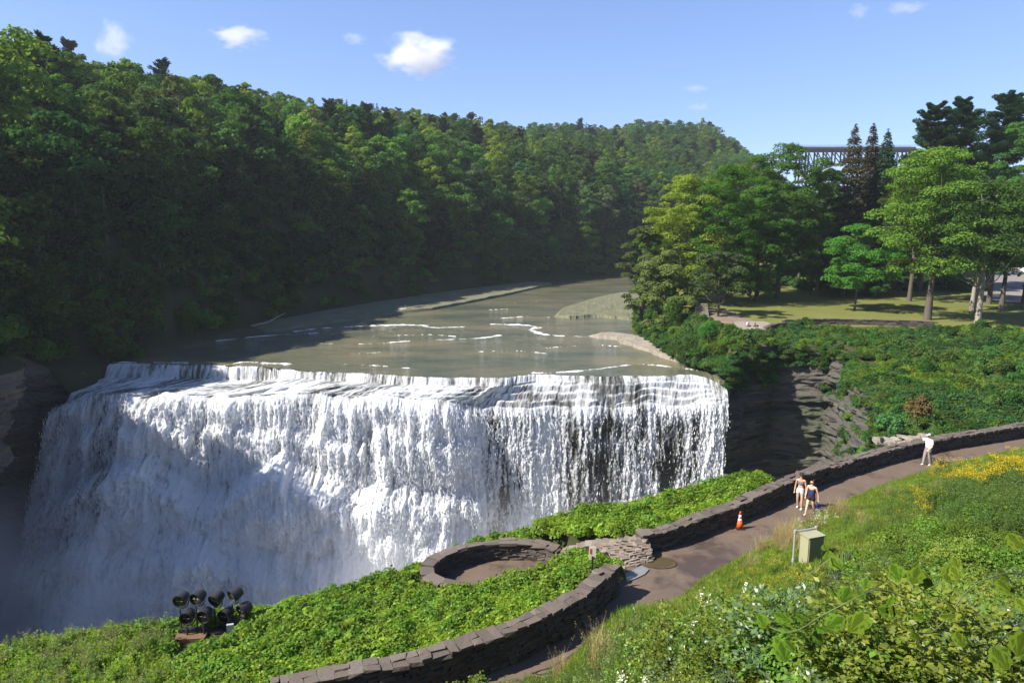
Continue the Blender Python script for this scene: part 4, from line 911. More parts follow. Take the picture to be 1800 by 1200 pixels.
# cracks in the asphalt
M_crack = plain('crack_dark', (.015, .012, .01), .9)
def crack(px_pts, w, seed):
    l = resample(np.array([P(x, y, ZP)[:2] for x, y in px_pts]), .12); n = len(l); l = l + np.stack([fbm(np.arange(n) * .5, np.zeros(n), seed), fbm(np.arange(n) * .5, np.ones(n) * 7, seed)], 1) * .22 - .11
    e = np.gradient(l, axis=0); e = unit(e); nn = np.stack([-e[:, 1], e[:, 0]], 1); ww = (w * (.35 + fbm(np.arange(n) * .8, np.zeros(n), seed + 2)))[:, None]
    V = np.stack([l - nn * ww, l + nn * ww], 1).reshape(-1, 2); return np.c_[V, np.full(len(V), ZP + .034)], grid_faces(2, n)
mb = MB()
for k, (pp, w) in enumerate([([(935, 1185), (965, 1172), (990, 1160), (1015, 1146)], .018), ([(935, 1185), (952, 1186), (980, 1182)], .02), ([(1010, 1148), (1040, 1140), (1075, 1128)], .008)]): mb.add(*crack(pp, w, 410 + k))
tag(mb.build('crack', M_crack), 'dark branching crack across the near end of the path', 'crack')

# ------------------------------------------------------------------ dry-laid stone walls
def stone_mat(name, k=1.0):
    m, nt, out = new_mat(name); at = nd(nt, 'ShaderNodeAttribute', attribute_name='tint')
    n = noise(nt, 9, 5, .65, world_pos(nt)); n2 = noise(nt, 1.3, 4, .6, world_pos(nt))
    r_ = ramp(nt, [(0., (.105 * k, .080 * k, .066 * k)), (.5, (.150 * k, .118 * k, .098 * k)), (1., (.215 * k, .172 * k, .145 * k))]); lk(nt, at.outputs['Fac'], r_.inputs[0])
    c = mixc(nt, n, r_.outputs[0], (.10 * k, .085 * k, .07 * k)); lr = ramp(nt, [(.60, 0.), (.72, .55)]); lk(nt, n2, lr.inputs[0]); c = mixc(nt, lr.outputs[0], c, (.17 * k, .15 * k, .12 * k))
    principled(nt, out, c, .85, bump(nt, n, .7, .03), .25); return m
M_stone = stone_mat('dark_wall_stone', .62); M_cope = stone_mat('coping_stone', .82); M_drystone = stone_mat('dry_stone', 1.5)
def stone_boxes(items, name, mat, parent, g):
    """items: (centre, along vector, size along, across, up, tilt)"""
    n = len(items); base = np.array([(-1, -1, -1), (1, -1, -1), (1, 1, -1), (-1, 1, -1), (-1, -1, 1), (1, -1, 1), (1, 1, 1), (-1, 1, 1)], float) * .5
    V = np.zeros((n, 8, 3))
    for i, (c, e, sl, sa, su_, tl) in enumerate(items):
        e = np.array((e[0], e[1], 0)) / np.hypot(e[0], e[1]); a = np.array((-e[1], e[0], 0)); u = np.array((0, 0, 1.)) + e * tl[0] + a * tl[1]; ee = e + np.array((0, 0, -tl[0]))
        b = base * np.array((sl, sa, su_)) + g.uniform(-1, 1, (8, 3)) * np.array((.05, .045, min(.03, su_ * .2))); V[i] = np.array(c) + b[:, :1] * ee + b[:, 1:2] * a + b[:, 2:] * u
    fq = np.array([(0, 3, 2, 1), (4, 5, 6, 7), (0, 1, 5, 4), (1, 2, 6, 5), (2, 3, 7, 6), (3, 0, 4, 7)]); F = (np.arange(n)[:, None, None] * 8 + fq[None]).reshape(-1, 4)
    return obj(name, mesh_np(name, V.reshape(-1, 3), F, [mat], [('tint', 'FACE', np.repeat(g.uniform(0, 1, n), 6))]), parent)
def stone_wall(label, line, ztop, zbase, thick, seed, course=.095, cope=.085, over=.05, group=None, lens=(.18, .5), cope_len=(.16, .5)):
    g = G(seed); L = resample(smooth_line(line, 2), .05); d = np.arange(len(L)) * .05; tot = d[-1]
    def at(s): return np.array([np.interp(s, d, L[:, 0]), np.interp(s, d, L[:, 1])])
    o0 = np.array((*at(tot / 2), 0)); t = thing('stone_wall', label, 'stone wall', (0, 0, 0), 0, group)
    zt = ztop if callable(ztop) else (lambda s: ztop); zb = zbase if callable(zbase) else (lambda s: zbase)
    items = []; z = 0
    rows = int(max(1, (max(zt(s) - zb(s) for s in np.linspace(0, tot, 20)) - cope) / course))
    for r in range(rows + 1):
        s = -g.uniform(0, .3)
        while s < tot:
            l = g.uniform(*lens); m = min(max(s + l / 2, 0), tot); top = zt(m) - cope; zc = top - (r + .5) * course
            if zc > zb(m) - course: p = at(m); e = at(min(m + .1, tot)) - at(max(m - .1, 0)); items.append(((p[0], p[1], zc), e, l * .99, thick + g.normal(0, .025), course * .98, (g.normal(0, .02), 0)))
            s += l
    stone_boxes(items, 'courses', M_stone, t, g); items = []; s = 0
    while s < tot - .05:
        l = min(g.uniform(*cope_len), tot - s + .1); m = min(s + l / 2, tot); p = at(m); e = at(min(m + .1, tot)) - at(max(m - .1, 0)); k = 1 if g.uniform() < .35 else 2
        if k == 1: items.append(((p[0], p[1], zt(m) - cope / 2 + g.normal(0, .008)), e, l * .995, thick + over * 2 + g.normal(0, .03), cope + g.uniform(0, .025), (g.normal(0, .02), g.normal(0, .015))))
        else:
            a = np.array((-e[1], e[0])) / np.hypot(*e)
            for q in (-1, 1): pp = p + a * q * (thick + 2 * over) * .25; items.append(((pp[0], pp[1], zt(m) - cope / 2 + g.normal(0, .022)), e, l * .99, (thick + over * 2) * .5 - .004, cope + g.uniform(0, .03), (g.normal(0, .05), g.normal(0, .04))))
        s += l
    stone_boxes(items, 'coping', M_cope, t, g); return t
def offset(line, o):
    L = np.asarray(line, float); e = np.gradient(L, axis=0); e = unit(e); return L + np.stack([-e[:, 1], e[:, 0]], 1) * o
stone_wall('dark curving stone parapet in the foreground beside the path\'s near end', offset(FW_in, .27), 7.5, ZP - .1, .46, 501)
BWo = np.vstack([[P(1128, 941, 7.2)[:2] + np.array((-.05, .25))], offset(BW_in, .27)[1:]])
stone_wall('long dark stone parapet curving away along the path\'s far side', BWo, lambda s: 7.2 + .10 * sstep(6.2, 6.4, s) * (s < 13) - .02 * (s > 20), ZP - .1, .46, 502, lens=(.2, .55))
# overlook ring
th = np.linspace(R(20), R(318), 60); c_, s_ = math.cos(OV_ROT), math.sin(OV_ROT)
ring = np.stack([OV_C[0] + OV_A[0] * np.cos(th) * c_ - OV_A[1] * np.sin(th) * s_, OV_C[1] + OV_A[0] * np.cos(th) * s_ + OV_A[1] * np.sin(th) * c_], 1)[:44]
stone_wall('oval stone parapet ring of the overlook at the gorge edge', ring, lambda s: 6.2 - .5 * sstep(9.3, 10.6, s), 5.2, .40, 503, cope_len=(.4, .9))
fl = MB(); n = 40; tt = np.linspace(0, 2 * math.pi, n, endpoint=False)
V = [(OV_C[0], OV_C[1], 5.46)] + [(OV_C[0] + .98 * (OV_A[0] * math.cos(a) * c_ - OV_A[1] * math.sin(a) * s_), OV_C[1] + .98 * (OV_A[0] * math.cos(a) * s_ + OV_A[1] * math.sin(a) * c_), 5.45) for a in tt]
fl.add(V, [(0, 1 + k, 1 + (k + 1) % n) for k in range(n)])
o = fl.build('overlook_floor', M_path); tag(o, 'brown paved floor of the oval overlook', None, None, 'structure')
# stepped dry-laid stones between the path and the overlook
g = G(505); t = thing('dry_stone_wall', 'sunlit stepped wall of flat dry-laid stones between overlook and path', 'stone wall')
top_l = np.array([P(1142, 944, 7.15), P(1118, 947, 6.95), P(1090, 951, 6.75), P(1060, 953, 6.6), P(1035, 958, 6.45), P(1010, 965, 6.25), P(990, 976, 6.05)]); bot_l = np.array([P(1150, 985, 6.42), P(1120, 992, 6.40), P(1090, 1000, 6.35), P(1062, 998, 6.2), P(1040, 993, 6.05), P(1015, 988, 5.85), P(990, 984, 5.7)])
items = []; nrow = 11
for r in range(nrow):
    f = (r + .5) / nrow; L = resample(smooth_line(bot_l * (1 - f) + top_l * f, 2), .03); s = g.uniform(0, .15); d = np.arange(len(L)) * .03
    while s < d[-1]:
        l = g.uniform(.14, .42); m = min(s + l / 2, d[-1]); p = np.array([np.interp(m, d, L[:, k]) for k in range(3)]); e = L[min(len(L) - 1, int(m / .03) + 4)] - L[max(0, int(m / .03) - 4)]
        items.append(((p[0] + g.normal(0, .012), p[1] + .16 + g.normal(0, .02), p[2]), e[:2], l * .96, .52, .082 + g.uniform(0, .02), (g.normal(0, .03), g.normal(.05, .03)))); s += l
stone_boxes(items, 'stones', M_drystone, t, g)
# flagstone slab, puddle, planks
def flat_poly(name, pts, z, mat, th=0.03):
    mb = MB(); n = len(pts); P0 = np.array(pts); V = np.vstack([np.c_[P0, np.full(n, z - th)], np.c_[P0, np.full(n, z)]])
    mb.add(V, [tuple(range(n))[::-1], tuple(range(n, 2 * n))] + [(k, (k + 1) % n, n + (k + 1) % n, n + k) for k in range(n)]); return mb.build(name, mat)
M_slab = plain('blue_flagstone', (.155, .165, .165), .5, .12, 4)
tag(flat_poly('flagstone', [P(x, y, ZP + .05)[:2] for x, y in ((1098, 1008), (1128, 994), (1141, 1000), (1133, 1009), (1118, 1016), (1102, 1022))], ZP + .06, M_slab, .06), 'blue-grey flagstone slab at the overlook entrance', 'flagstone')
M_pud, nt, out = new_mat('puddle_water'); principled(nt, out, mixc(nt, noise(nt, 2, 3, .5, world_pos(nt)), (.055, .040, .022), (.085, .065, .035)), .04, None, .5)
pc = P(1158, 990, ZP)[:2]; pu = []
for a in np.linspace(0, 2 * math.pi, 36, endpoint=False): r = 1 + .16 * (fbm(np.array([math.cos(a) * 1.5 + 5]), np.array([math.sin(a) * 1.5]), 8)[0] - .5) * 2; pu.append((pc[0] + .66 * r * math.cos(a), pc[1] + .48 * r * math.sin(a)))
tag(flat_poly('puddle', pu, ZP + .045, M_pud, .01), 'brown puddle at the parapet\'s stepped end', 'puddle')
M_plank = plain('weathered_plank', (.22, .17, .13), .8, .3, 12)
for lb, a, b in (('weathered plank lying across the path in the parapet\'s shade', (1020, 1098), (1056, 1112)), ('short weathered plank at the path\'s weedy edge', (1068, 1098), (1102, 1113))):
    p0, p1 = P(*a, ZP), P(*b, ZP); e = unit(p1 - p0); mb = MB(); rot = np.stack([e, np.array((-e[1], e[0], 0)), np.array((0, 0, 1.))], 1); mb.box((0, 0, .055), (np.linalg.norm(p1 - p0), .12, .06), rot, .006)
    o = mb.build('plank', M_plank, None, False, tuple((p0 + p1) / 2 + (0, 0, .012))); tag(o, lb, 'plank')

# ------------------------------------------------------------------ traffic cone
M_orange = plain('cone_orange', (.75, .085, .015), .45, .08); M_band = plain('reflective_band', (.62, .63, .63), .35, .05); M_black = plain('black_rubber', (.02, .02, .02), .7, .1)
cp = P(1300, 928, ZP + .02); t = thing('traffic_cone', 'orange traffic cone with two white bands beside the far parapet', 'traffic cone', tuple(cp))
MB().box((0, 0, .02), (.34, .34, .04)).build('base', M_black, t); H = .74
def rz_(z): return .135 * (1 - z / H) + .030 * (z / H)
MB().lathe([(rz_(0), .04), (rz_(.30), .34), (rz_(.30), .34)], seg=20).build('cone_lower', M_orange, t, True)
MB().lathe([(rz_(.34) + .003, .335), (rz_(.43) + .003, .44)], seg=20).build('band', M_band, t, True); MB().lathe([(rz_(.44), .44), (rz_(.48), .475)], seg=20).build('cone_gap', M_orange, t, True)
MB().lathe([(rz_(.475) + .003, .475), (rz_(.60) + .003, .61)], seg=20).build('band', M_band, t, True); MB().lathe([(rz_(.61), .61), (rz_(.71), .71), (.036, .735), (.022, .755)], seg=20).build('cone_tip', M_orange, t, True)

# ------------------------------------------------------------------ electrical cabinet on a pipe frame
M_cab = plain('cabinet_green', (.27, .26, .16), .5, .1, 3); M_cabdark = plain('cabinet_front', (.20, .20, .11), .5, .1, 3); M_galv = plain('galvanised_pipe', (.42, .42, .41), .45, .15, 10, metal=.4)  # door gets the cabinet green darkened for its shaded side
bx = hit(1424, 992, 0, 8); s_ = bx[1] * math.cos(PITCH) + (CAMZ - bx[2]) * math.sin(PITCH); k = s_ / 1200
t = thing('electrical_cabinet', 'olive green electrical cabinet on a galvanised pipe frame in the grass', 'cabinet', tuple(bx), R(19)); w, dp, h = 33 * k, 20 * k, 52 * k
MB().box((0, 0, h * .5 + .06), (w, dp, h), None, 0).build('housing', M_cab, t); MB().box((0, -dp / 2 - .012, h * .5 + .06), (w * .90, .02, h * .94)).build('door', M_cabdark, t)
MB().box((0, -.01, h + .075), (w + .05, dp + .07, .025)).build('lid', M_cab, t); MB().box((w * .36, -dp / 2 - .03, h * .5), (.02, .03, .10)).build('handle', M_galv, t)
mb = MB(); xl, xr, yb = -w / 2 - .14, w / 2 + .05, dp / 2 + .05
mb.tube([(xl, yb, -.5), (xl, yb, h + .16)], .026, 8); mb.tube([(xr, yb, -.5), (xr, yb, h + .16)], .026, 8); mb.tube([(xl, yb, h + .12), (xr, yb, h + .12)], .024, 8); mb.tube([(xl, yb, .10), (xr, yb, .10)], .024, 8)
for x in (xl, xr):
    for z in (h + .12, .10): mb.lathe([(.038, -.045), (.038, .045)], (x, yb, z), seg=10)
mb.build('pipe_frame', M_galv, t)

# ------------------------------------------------------------------ sign seen from behind
M_signb = plain('sign_board', (.66, .58, .45), .6, .1); M_red = plain('sign_red', (.5, .06, .03), .6, .1); M_post = plain('dark_post', (.035, .028, .024), .6, .2)
sb = P(1041, 1014, 7.0); s_ = sb[1] * math.cos(PITCH) + (CAMZ - sb[2]) * math.sin(PITCH); k = s_ / 1200
t = thing('sign_post', 'pale sign board on a dark post behind the foreground parapet', 'sign', tuple(sb)); MB().box((0, 0, 26 * k * .5 - .2), (.07, .05, 52 * k + .4)).build('post', M_post, t)
MB().box((.0, .045, 44 * k), (.24, .02, 24 * k)).build('board', M_signb, t); MB().box((-.065, .033, 48 * k), (.06, .012, 9 * k)).build('marking', M_red, t)

# ------------------------------------------------------------------ floodlight racks
M_lamp = plain('lamp_black', (.025, .025, .025), .45, .2); M_lens, nt, out = new_mat('lamp_lens'); principled(nt, out, (.015, .015, .013), .06, None, .6); M_glint = plain('lens_highlight', (.45, .43, .36), .25, .05, metal=.6); M_timber = plain('brown_timber', (.13, .078, .045), .75, .3, 5); M_pole = plain('rusty_pole', (.045, .038, .033), .7, .3); M_jbox = plain('junction_box', (.30, .33, .31), .5, .1)
def floodlight(parent, loc, yaw, pitch, r=.215):
    rot = Matrix.Rotation(yaw, 3, 'Z') @ Matrix.Rotation(R(90) + pitch, 3, 'X')       # local +z = where it shines
    rm = np.array(rot); e = obj('floodlight', None, parent, loc)
    MB().lathe([(r * .35, -.40), (r * .75, -.36), (r * .93, -.22), (r, -.04), (r * 1.07, -.03), (r * 1.07, .015), (r * .98, .015), (r * .96, -.03)], (0, 0, 0), rm, 24).build('housing', M_lamp, e, False)
    MB().lathe([(r * .955, -.032), (r * .955, -.028)], (0, 0, 0), rm, 24).build('lens', M_lens, e)
    cl = MB()  # pale bars shaped as highlights lying across the dark lens
    for q in (-1, 1): cl.box(rm @ np.array((q * r * .32, .0, -.02)), (.09, .012, .014))
    cl.build('lens_glint', M_glint, e); y = MB(); pts = []
    for a in np.linspace(-100, 100, 15): pts.append(np.array(Matrix.Rotation(yaw, 3, 'Z') @ Vector((math.sin(R(a)) * r * 1.22, .10, -math.cos(R(a)) * r * 1.30))))
    y.tube(pts, .016, 6); y.build('yoke', M_pole, e)
    return e
def rack(label, foot, wx, rz, lamps, base_mat, jbox=False):
    t = thing('floodlight_rack', label, 'floodlights', tuple(foot), rz, 'floodlight racks at the gorge edge')
    MB().box((0, .05, .10), (wx, .62, .34), None, .01).build('base', base_mat, t); MB().box((0, .16, .33), (wx * .9, .16, .13)).build('rail', M_lamp, t)
    for (x, z, yaw, pit) in lamps:
        y = -.02 if z < .9 else .20
        m = MB(); m.tube([(x, y, .2), (x, y, z - .26)], .028, 8); m.build('pole', M_pole, t); floodlight(t, (x, y, z), yaw, pit)
    m = MB()
    for k in range(len(lamps) - 1): a, b = lamps[k], lamps[k + 1]; m.tube([(a[0], .1, .42), ((a[0] + b[0]) / 2, .02, .30), (b[0], .1, .44)], .010, 5)
    m.build('cable', M_black, t)
    if jbox: MB().box((.12, -.30, .42), (.22, .10, .26)).build('junction_box', M_jbox, t)
    return t
f1 = PY(338, 1127, 20.6); f2 = PY(402, 1115, 21.0)
rack('left rack of four black floodlights on a brown timber box', f1, .98, R(6), [(-.38, 1.33, R(-12), R(8)), (-.13, .83, R(-8), R(6)), (.13, 1.37, R(-22), R(8)), (.40, .86, R(-16), R(4))], M_timber)
rack('right rack of four black floodlights with a grey junction box', f2, 1.05, R(14), [(-.42, 1.16, R(-34), R(16)), (-.12, .68, R(-32), R(8)), (.14, 1.25, R(-52), R(14)), (.43, .80, R(-48), R(12))], M_lamp, True)

# ------------------------------------------------------------------ the steel arch bridge up the valley
M_steel = plain('dark_steel', (.055, .042, .042), .6, .2); M_deck = plain('bridge_deck', (.07, .06, .06), .8, .2)
YB = 470.; bL = PY(1404, 262, YB); bR = PY(1606, 258, YB); Lx = bR[0] - bL[0]; t = thing('arch_bridge', 'dark steel railway arch bridge high above the far valley', 'bridge', tuple(bL))
MB().box((Lx / 2, 0, .2), (Lx, 6, 1.6)).build('deck', M_deck, t)
for sy in (-2.4, 2.4):
    m = MB(); m.box((Lx / 2, sy, -1.3), (Lx, .6, 1.4)); n = 13
    arch = lambda x: -8.5 - 14 * ((x / Lx - .5) * 2) ** 2
    for k in range(n + 1):
        x = Lx * k / n; m.box((x, sy, (arch(x) - 2) / 2), (.9, .6, abs(arch(x)) - 2))
        if k < n: x2 = Lx * (k + 1) / n; m.tube([(x, sy, -2), (x2, sy, arch(x2))], .35, 4); m.tube([(x, sy, arch(x)), (x2, sy, arch(x2))], .7, 6)
    m.build('arch_truss', M_steel, t)
m = MB()
for sy in (-2.9, 2.9):
    m.box((Lx / 2, sy, 2.1), (Lx, .12, .12))
    for k in range(60): m.box((Lx * k / 59, sy, 1.5), (.10, .10, 1.2))
m.build('railing', M_steel, t)

# ------------------------------------------------------------------ park furniture: lawn walls, steps, lamp post, car
stone_wall('low dark stone wall along the lawn\'s cliff-side edge', np.array([P(1378, 568, 4.6)[:2], P(1450, 566, 4.6)[:2], P(1560, 568, 4.6)[:2], P(1640, 571, 4.6)[:2]]), 5.15, 4.2, .5, 511, course=.2, lens=(.5, 1.2), cope_len=(1, 2))
stone_wall('short stone terrace wall beside the two seated people', np.array([P(1345, 579, 4.4)[:2], P(1362, 571, 4.5)[:2], P(1380, 569, 4.6)[:2]]), 4.75, 3.9, .5, 512, course=.2, lens=(.5, 1.2), cope_len=(1, 2))
tr = np.array([P(x, y, 4.45)[:2] for x, y in ((1296, 575), (1322, 579), (1347, 579), (1360, 570), (1330, 562), (1290, 566))]); o = flat_poly('terrace', tr, 4.5, M_shelf, .5); tag(o, 'stone terrace where two people sit', None, None, 'structure')
st0 = hit_r(1236, 560); t = thing('stone_steps', 'worn stone steps with a pipe rail going up from the terrace', 'steps', tuple(st0 + np.array((0, 0, 0))), R(-8)); m = MB()
for k in range(8): m.box((.0, k * .45 + .2, .10 + k * .27), (2.0, .50, .22 + .0), None, .03)
m.build('treads', M_shelf, t); m = MB(); m.box((0, 2.0, .75), (1.9, 3.4, 1.0)); 
m = MB(); m.tube([(-1.15, 0, .9), (-1.15, 3.6, 3.1)], .05, 6)
for k in (0, 1, 2): m.tube([(-1.15, k * 1.8, k * 1.05), (-1.15, k * 1.8, .9 + k * 1.1)], .05, 6)
m.build('railing', M_post, t)
lp = hit_r(1795, 541); s_ = lp[1] * math.cos(PITCH) + (CAMZ - lp[2]) * math.sin(PITCH); k = s_ / 1200; t = thing('street_lamp', 'black lantern lamp post by the parking area', 'street lamp', tuple(lp))
MB().lathe([(.16, 0), (.16, .12), (.07, .25), (.055, 34 * k), (.09, 34.3 * k)], seg=12).build('post', M_lamp, t, True); MB().lathe([(.10, 34.3 * k), (.22, 39 * k), (.22, 39.3 * k)], seg=8).build('lantern', plain('lantern_glass', (.10, .10, .09), .15), t); MB().lathe([(.30, 39.3 * k), (.12, 41 * k), (.03, 43 * k)], seg=8).build('cap', M_lamp, t)
M_car = plain('white_car_paint', (.7, .72, .75), .25, .03, 2, .5); M_glass, nt, out = new_mat('car_glass'); principled(nt, out, (.02, .025, .03), .05, None, .6); M_tyre = plain('tyre', (.02, .02, .02), .85)
cb = hit_r(1806, 480); t = thing('parked_car', 'white car parked at the right edge beyond the lot', 'car', tuple(cb), R(90 - 62)); prof = [(-2.2, .35), (2.2, .35), (2.25, .75), (1.3, .95), (.7, 1.45), (-1.3, 1.48), (-2.1, .98), (-2.25, .7)]
m = MB(); n = len(prof); V = [(x, -.88, z) for x, z in prof] + [(x, .88, z) for x, z in prof]; m.add(V, [tuple(range(n)), tuple(range(2 * n - 1, n - 1, -1))] + [(k, n + k, n + (k + 1) % n, (k + 1) % n) for k in range(n)]); m.build('body', M_car, t)
m = MB()
for y in (-.885, .885): m.box((-.25, y, 1.2), (1.7, .01, .36), None, 0, .8)
m.build('side_window', M_glass, t); rx = np.array(Matrix.Rotation(R(90), 3, 'X'))
for x in (-1.35, 1.35):
    for y in (-.85, .85): MB().lathe([(.2, -.11), (.33, -.11), (.33, .11), (.2, .11)], (x, y, .33), rx, 14).build('wheel', M_tyre, t)
# driftwood on the gravel bar
M_drift = bark_mat('driftwood', (.30, .26, .21), (.48, .43, .37)); dp = P(716, 545, .5); m = MB(); m.tube([(-2.2, .3, .1), (0, 0, .35), (1.6, -.2, .9)], [.18, .14, .05], 7); m.tube([(0, 0, .35), (-.4, -.4, 1.2)], [.08, .03], 5); m.tube([(.4, 0, .3), (1.3, .8, .8)], [.08, .03], 5)
tag(m.build('driftwood', M_drift, None, True, tuple(dp)), 'bleached driftwood log stranded on the long gravel bar', 'driftwood')
dp = P(470, 572, .4); m = MB(); m.tube([(-2.5, -1.5, .1), (0, 0, .6), (3.5, .6, 2.4)], [.22, .16, .05], 7); m.tube([(0, 0, .6), (1.5, -.6, 1.2)], [.09, .03], 5)
tag(m.build('fallen_branch', M_drift, None, True, tuple(dp)), 'pale fallen branch at the shaded river bank', 'branch')
# stones of the creek beyond the parapet
g = G(520); m = MB(); c0 = P(1648, 785, 3.4)
for k in range(70): m.box((c0[0] + g.normal(0, 1.6), c0[1] + g.normal(0, 1.3), 3.35 + g.uniform(-.1, .25)), (g.uniform(.3, 1.1), g.uniform(.3, .9), g.uniform(.15, .4)), np.array(Euler((g.normal(0, .15), g.normal(0, .15), g.uniform(0, 3))).to_matrix()), .06)
o = m.build('creek_stones', M_shelf); tag(o, 'pale broken stones in a creek bed beyond the parapet', None, None, 'stuff')
# ------------------------------------------------------------------ people: one skinned body each, clothes as children
def skin_mesh(name, chains, mat, sub=1):
    """chains: lists of (point, radius or (rx, ry)); chains that start on an existing point join it"""
    V = []; E = []; Rr = []; key = {}
    def idx(p, r):
        k = tuple(round(float(x), 4) for x in p)
        if k not in key: key[k] = len(V); V.append(k); Rr.append(r if not np.isscalar(r) else (r, r))
        return key[k]
    for ch in chains:
        pv = None
        for p, r in ch:
            i = idx(p, r)
            if pv is not None and pv != i: E.append((pv, i))
            pv = i
    me = bpy.data.meshes.new(name); me.from_pydata(V, E, []); o = bpy.data.objects.new(name, me); COL.objects.link(o)
    md = o.modifiers.new('skin', 'SKIN'); md.use_smooth_shade = True; md.branch_smoothing = .3
    for i, r in enumerate(Rr): me.skin_vertices[0].data[i].radius = r
    me.skin_vertices[0].data[0].use_root = True
    ss = o.modifiers.new('sub', 'SUBSURF'); ss.levels = sub; ss.render_levels = sub
    bpy.context.view_layer.update(); ev = o.evaluated_get(bpy.context.evaluated_depsgraph_get()); m2 = bpy.data.meshes.new_from_object(ev); m2.name = name
    bpy.data.objects.remove(o, do_unlink=True); m2.materials.clear(); m2.materials.append(mat); return m2
M_skin = plain('skin', (.56, .34, .24), .5, .06, 5); M_skintan = plain('tan_skin', (.47, .27, .18), .5, .06, 5); M_hair = plain('dark_hair', (.030, .018, .013), .5, .3, 20); M_hairr = plain('auburn_hair', (.10, .035, .02), .5, .3, 20)
M_shades = plain('sunglasses', (.01, .01, .01), .15, 0); M_white = plain('white_cloth', (.78, .78, .80), .8, .04); M_grey = plain('grey_top', (.115, .11, .13), .75, .08); M_short = plain('sage_shorts', (.42, .50, .46), .8, .06); M_navy = plain('navy_top', (.022, .020, .075), .7, .1)
M_blk = plain('black_cloth', (.018, .016, .02), .8, .1); M_trous = plain('grey_trousers', (.22, .19, .18), .8, .1); M_blue = plain('blue_bottle', (.02, .035, .20), .35, .05); M_shoe = plain('white_shoe', (.72, .72, .74), .6, .03); M_cap = plain('pale_cap', (.55, .66, .80), .7, .05); M_lips = plain('lips', (.40, .12, .11), .5, 0)
def person(label, loc, yaw, H, skin, hand_l, hand_r, el_l, el_r, foot_l, foot_r, knee_l, knee_r, hipz=None, lean=0.0, head_yaw=0.0, wide=1.0, clothes=(), shoe=M_shoe, hair=None, hairmat=M_hair, cap=None, shades=False, group=None):
    """local frame: x = the person's left, -y = forward, z up; lengths are fractions of the height"""
    h = H; t = thing('person', label, 'person', tuple(loc), yaw, group); v = lambda p: np.array(p, float) * h
    hz = .525 if hipz is None else hipz; b = hz - .525
    pel = v((0, 0, hz)); wai = v((0, -lean * .3, hz + .105)); che = v((0, -lean * .7, hz + .215)); nb = v((0, -lean, hz + .295)); hb = v((0, -lean - .008, hz + .345)); hc = v((0, -lean - .014, hz + .40)); ht = v((0, -lean - .006, hz + .448))
    W_ = wide; body = [[(pel, (.088 * h * W_, .060 * h * W_)), (wai, (.070 * h * W_, .052 * h * W_)), (che, (.086 * h * W_, .058 * h * W_)), (nb, (.034 * h, .034 * h)), (hb, (.033 * h, .036 * h)), (hc, (.050 * h, .060 * h)), (ht, (.040 * h, .046 * h))]]
    J = {}
    for sx, el, hd, kn, ft, q in ((1, el_l, hand_l, knee_l, foot_l, 'l'), (-1, el_r, hand_r, knee_r, foot_r, 'r')):
        sh = v((sx * .098 * W_, -lean * .9, hz + .275)); el = v(el); hd = v(hd); wr = hd * .88 + el * .12; kn = v(kn); an = v(ft); hip = v((sx * .052 * W_, 0, hz - .035))
        body.append([(che, (.086 * h * W_, .058 * h * W_)), (sh, .030 * h * W_), ((sh + el) / 2, .026 * h * W_), (el, .021 * h), (wr, .0145 * h), (hd, (.020 * h, .012 * h))])
        d = unit(hd - wr); side = unit(np.cross(d, np.array((0, 1., .1))))
        for f, (o_, l_) in enumerate(((-.75, .034), (-.25, .040), (.25, .038), (.75, .030))):
            p0 = hd + side * o_ * .018 * h; p1 = p0 + d * l_ * .55 * h; p2 = p1 + (d * .8 + np.array((0, -.45, 0))) * l_ * .45 * h; body.append([(hd, (.020 * h, .012 * h)), (p0 + d * .008 * h, .0052 * h), (p1, .0050 * h), (p2, .0042 * h)])
        th0 = wr * .6 + hd * .4 + side * -.02 * h * sx; body.append([(hd, (.020 * h, .012 * h)), (th0 + d * .012 * h, .0056 * h), (th0 + d * .034 * h - np.array((0, .012 * h, 0)), .0046 * h)])
        body.append([(pel, (.088 * h * W_, .060 * h * W_)), (hip, .056 * h * W_), ((hip + kn) / 2, .047 * h * W_), (kn, .034 * h * (.5 + .5 * W_)), (kn * .62 + an * .38, .034 * h * (.5 + .5 * W_)), (an, .019 * h), (an + v((0, -.010, -.020)), .017 * h)])
        J[q] = dict(sh=sh, el=el, wr=wr, hip=hip, kn=kn, an=an)
    # nose, chin and ears grow out of the head
    Rz = lambda p: np.array(((p[0] * math.cos(head_yaw) - p[1] * math.sin(head_yaw)), (p[0] * math.sin(head_yaw) + p[1] * math.cos(head_yaw)), p[2]))
    fw = Rz(np.array((0, -1., 0))); lf = Rz(np.array((1., 0, 0)))
    body.append([(hc, (.044 * h, .054 * h)), (hc + fw * .058 * h - np.array((0, 0, .006 * h)), .008 * h), (hc + fw * .066 * h - np.array((0, 0, .012 * h)), .006 * h)]); body.append([(hb, (.032 * h, .034 * h)), (hb + fw * .034 * h + np.array((0, 0, .012 * h)), .018 * h)])
    for q in (-1, 1): body.append([(hc, (.044 * h, .054 * h)), (hc + lf * q * .046 * h - np.array((0, 0, .008 * h)), .009 * h)])
    obj('body', skin_mesh('body', body, skin, 2), t)
    mb = MB(); 
    for q in (-1, 1): mb.lathe([(.001, -.002), (.0065 * h, 0), (.001, .004)], hc + fw * .0525 * h + lf * q * .017 * h + np.array((0, 0, .006 * h)), seg=8)
    mb.build('eyes', M_shades, t)
    mb = MB(); c = hc + fw * .053 * h - np.array((0, 0, .030 * h)); mb.tube([c - lf * .012 * h, c + fw * .004 * h, c + lf * .012 * h], .0035 * h, 6); mb.build('mouth', M_lips, t)
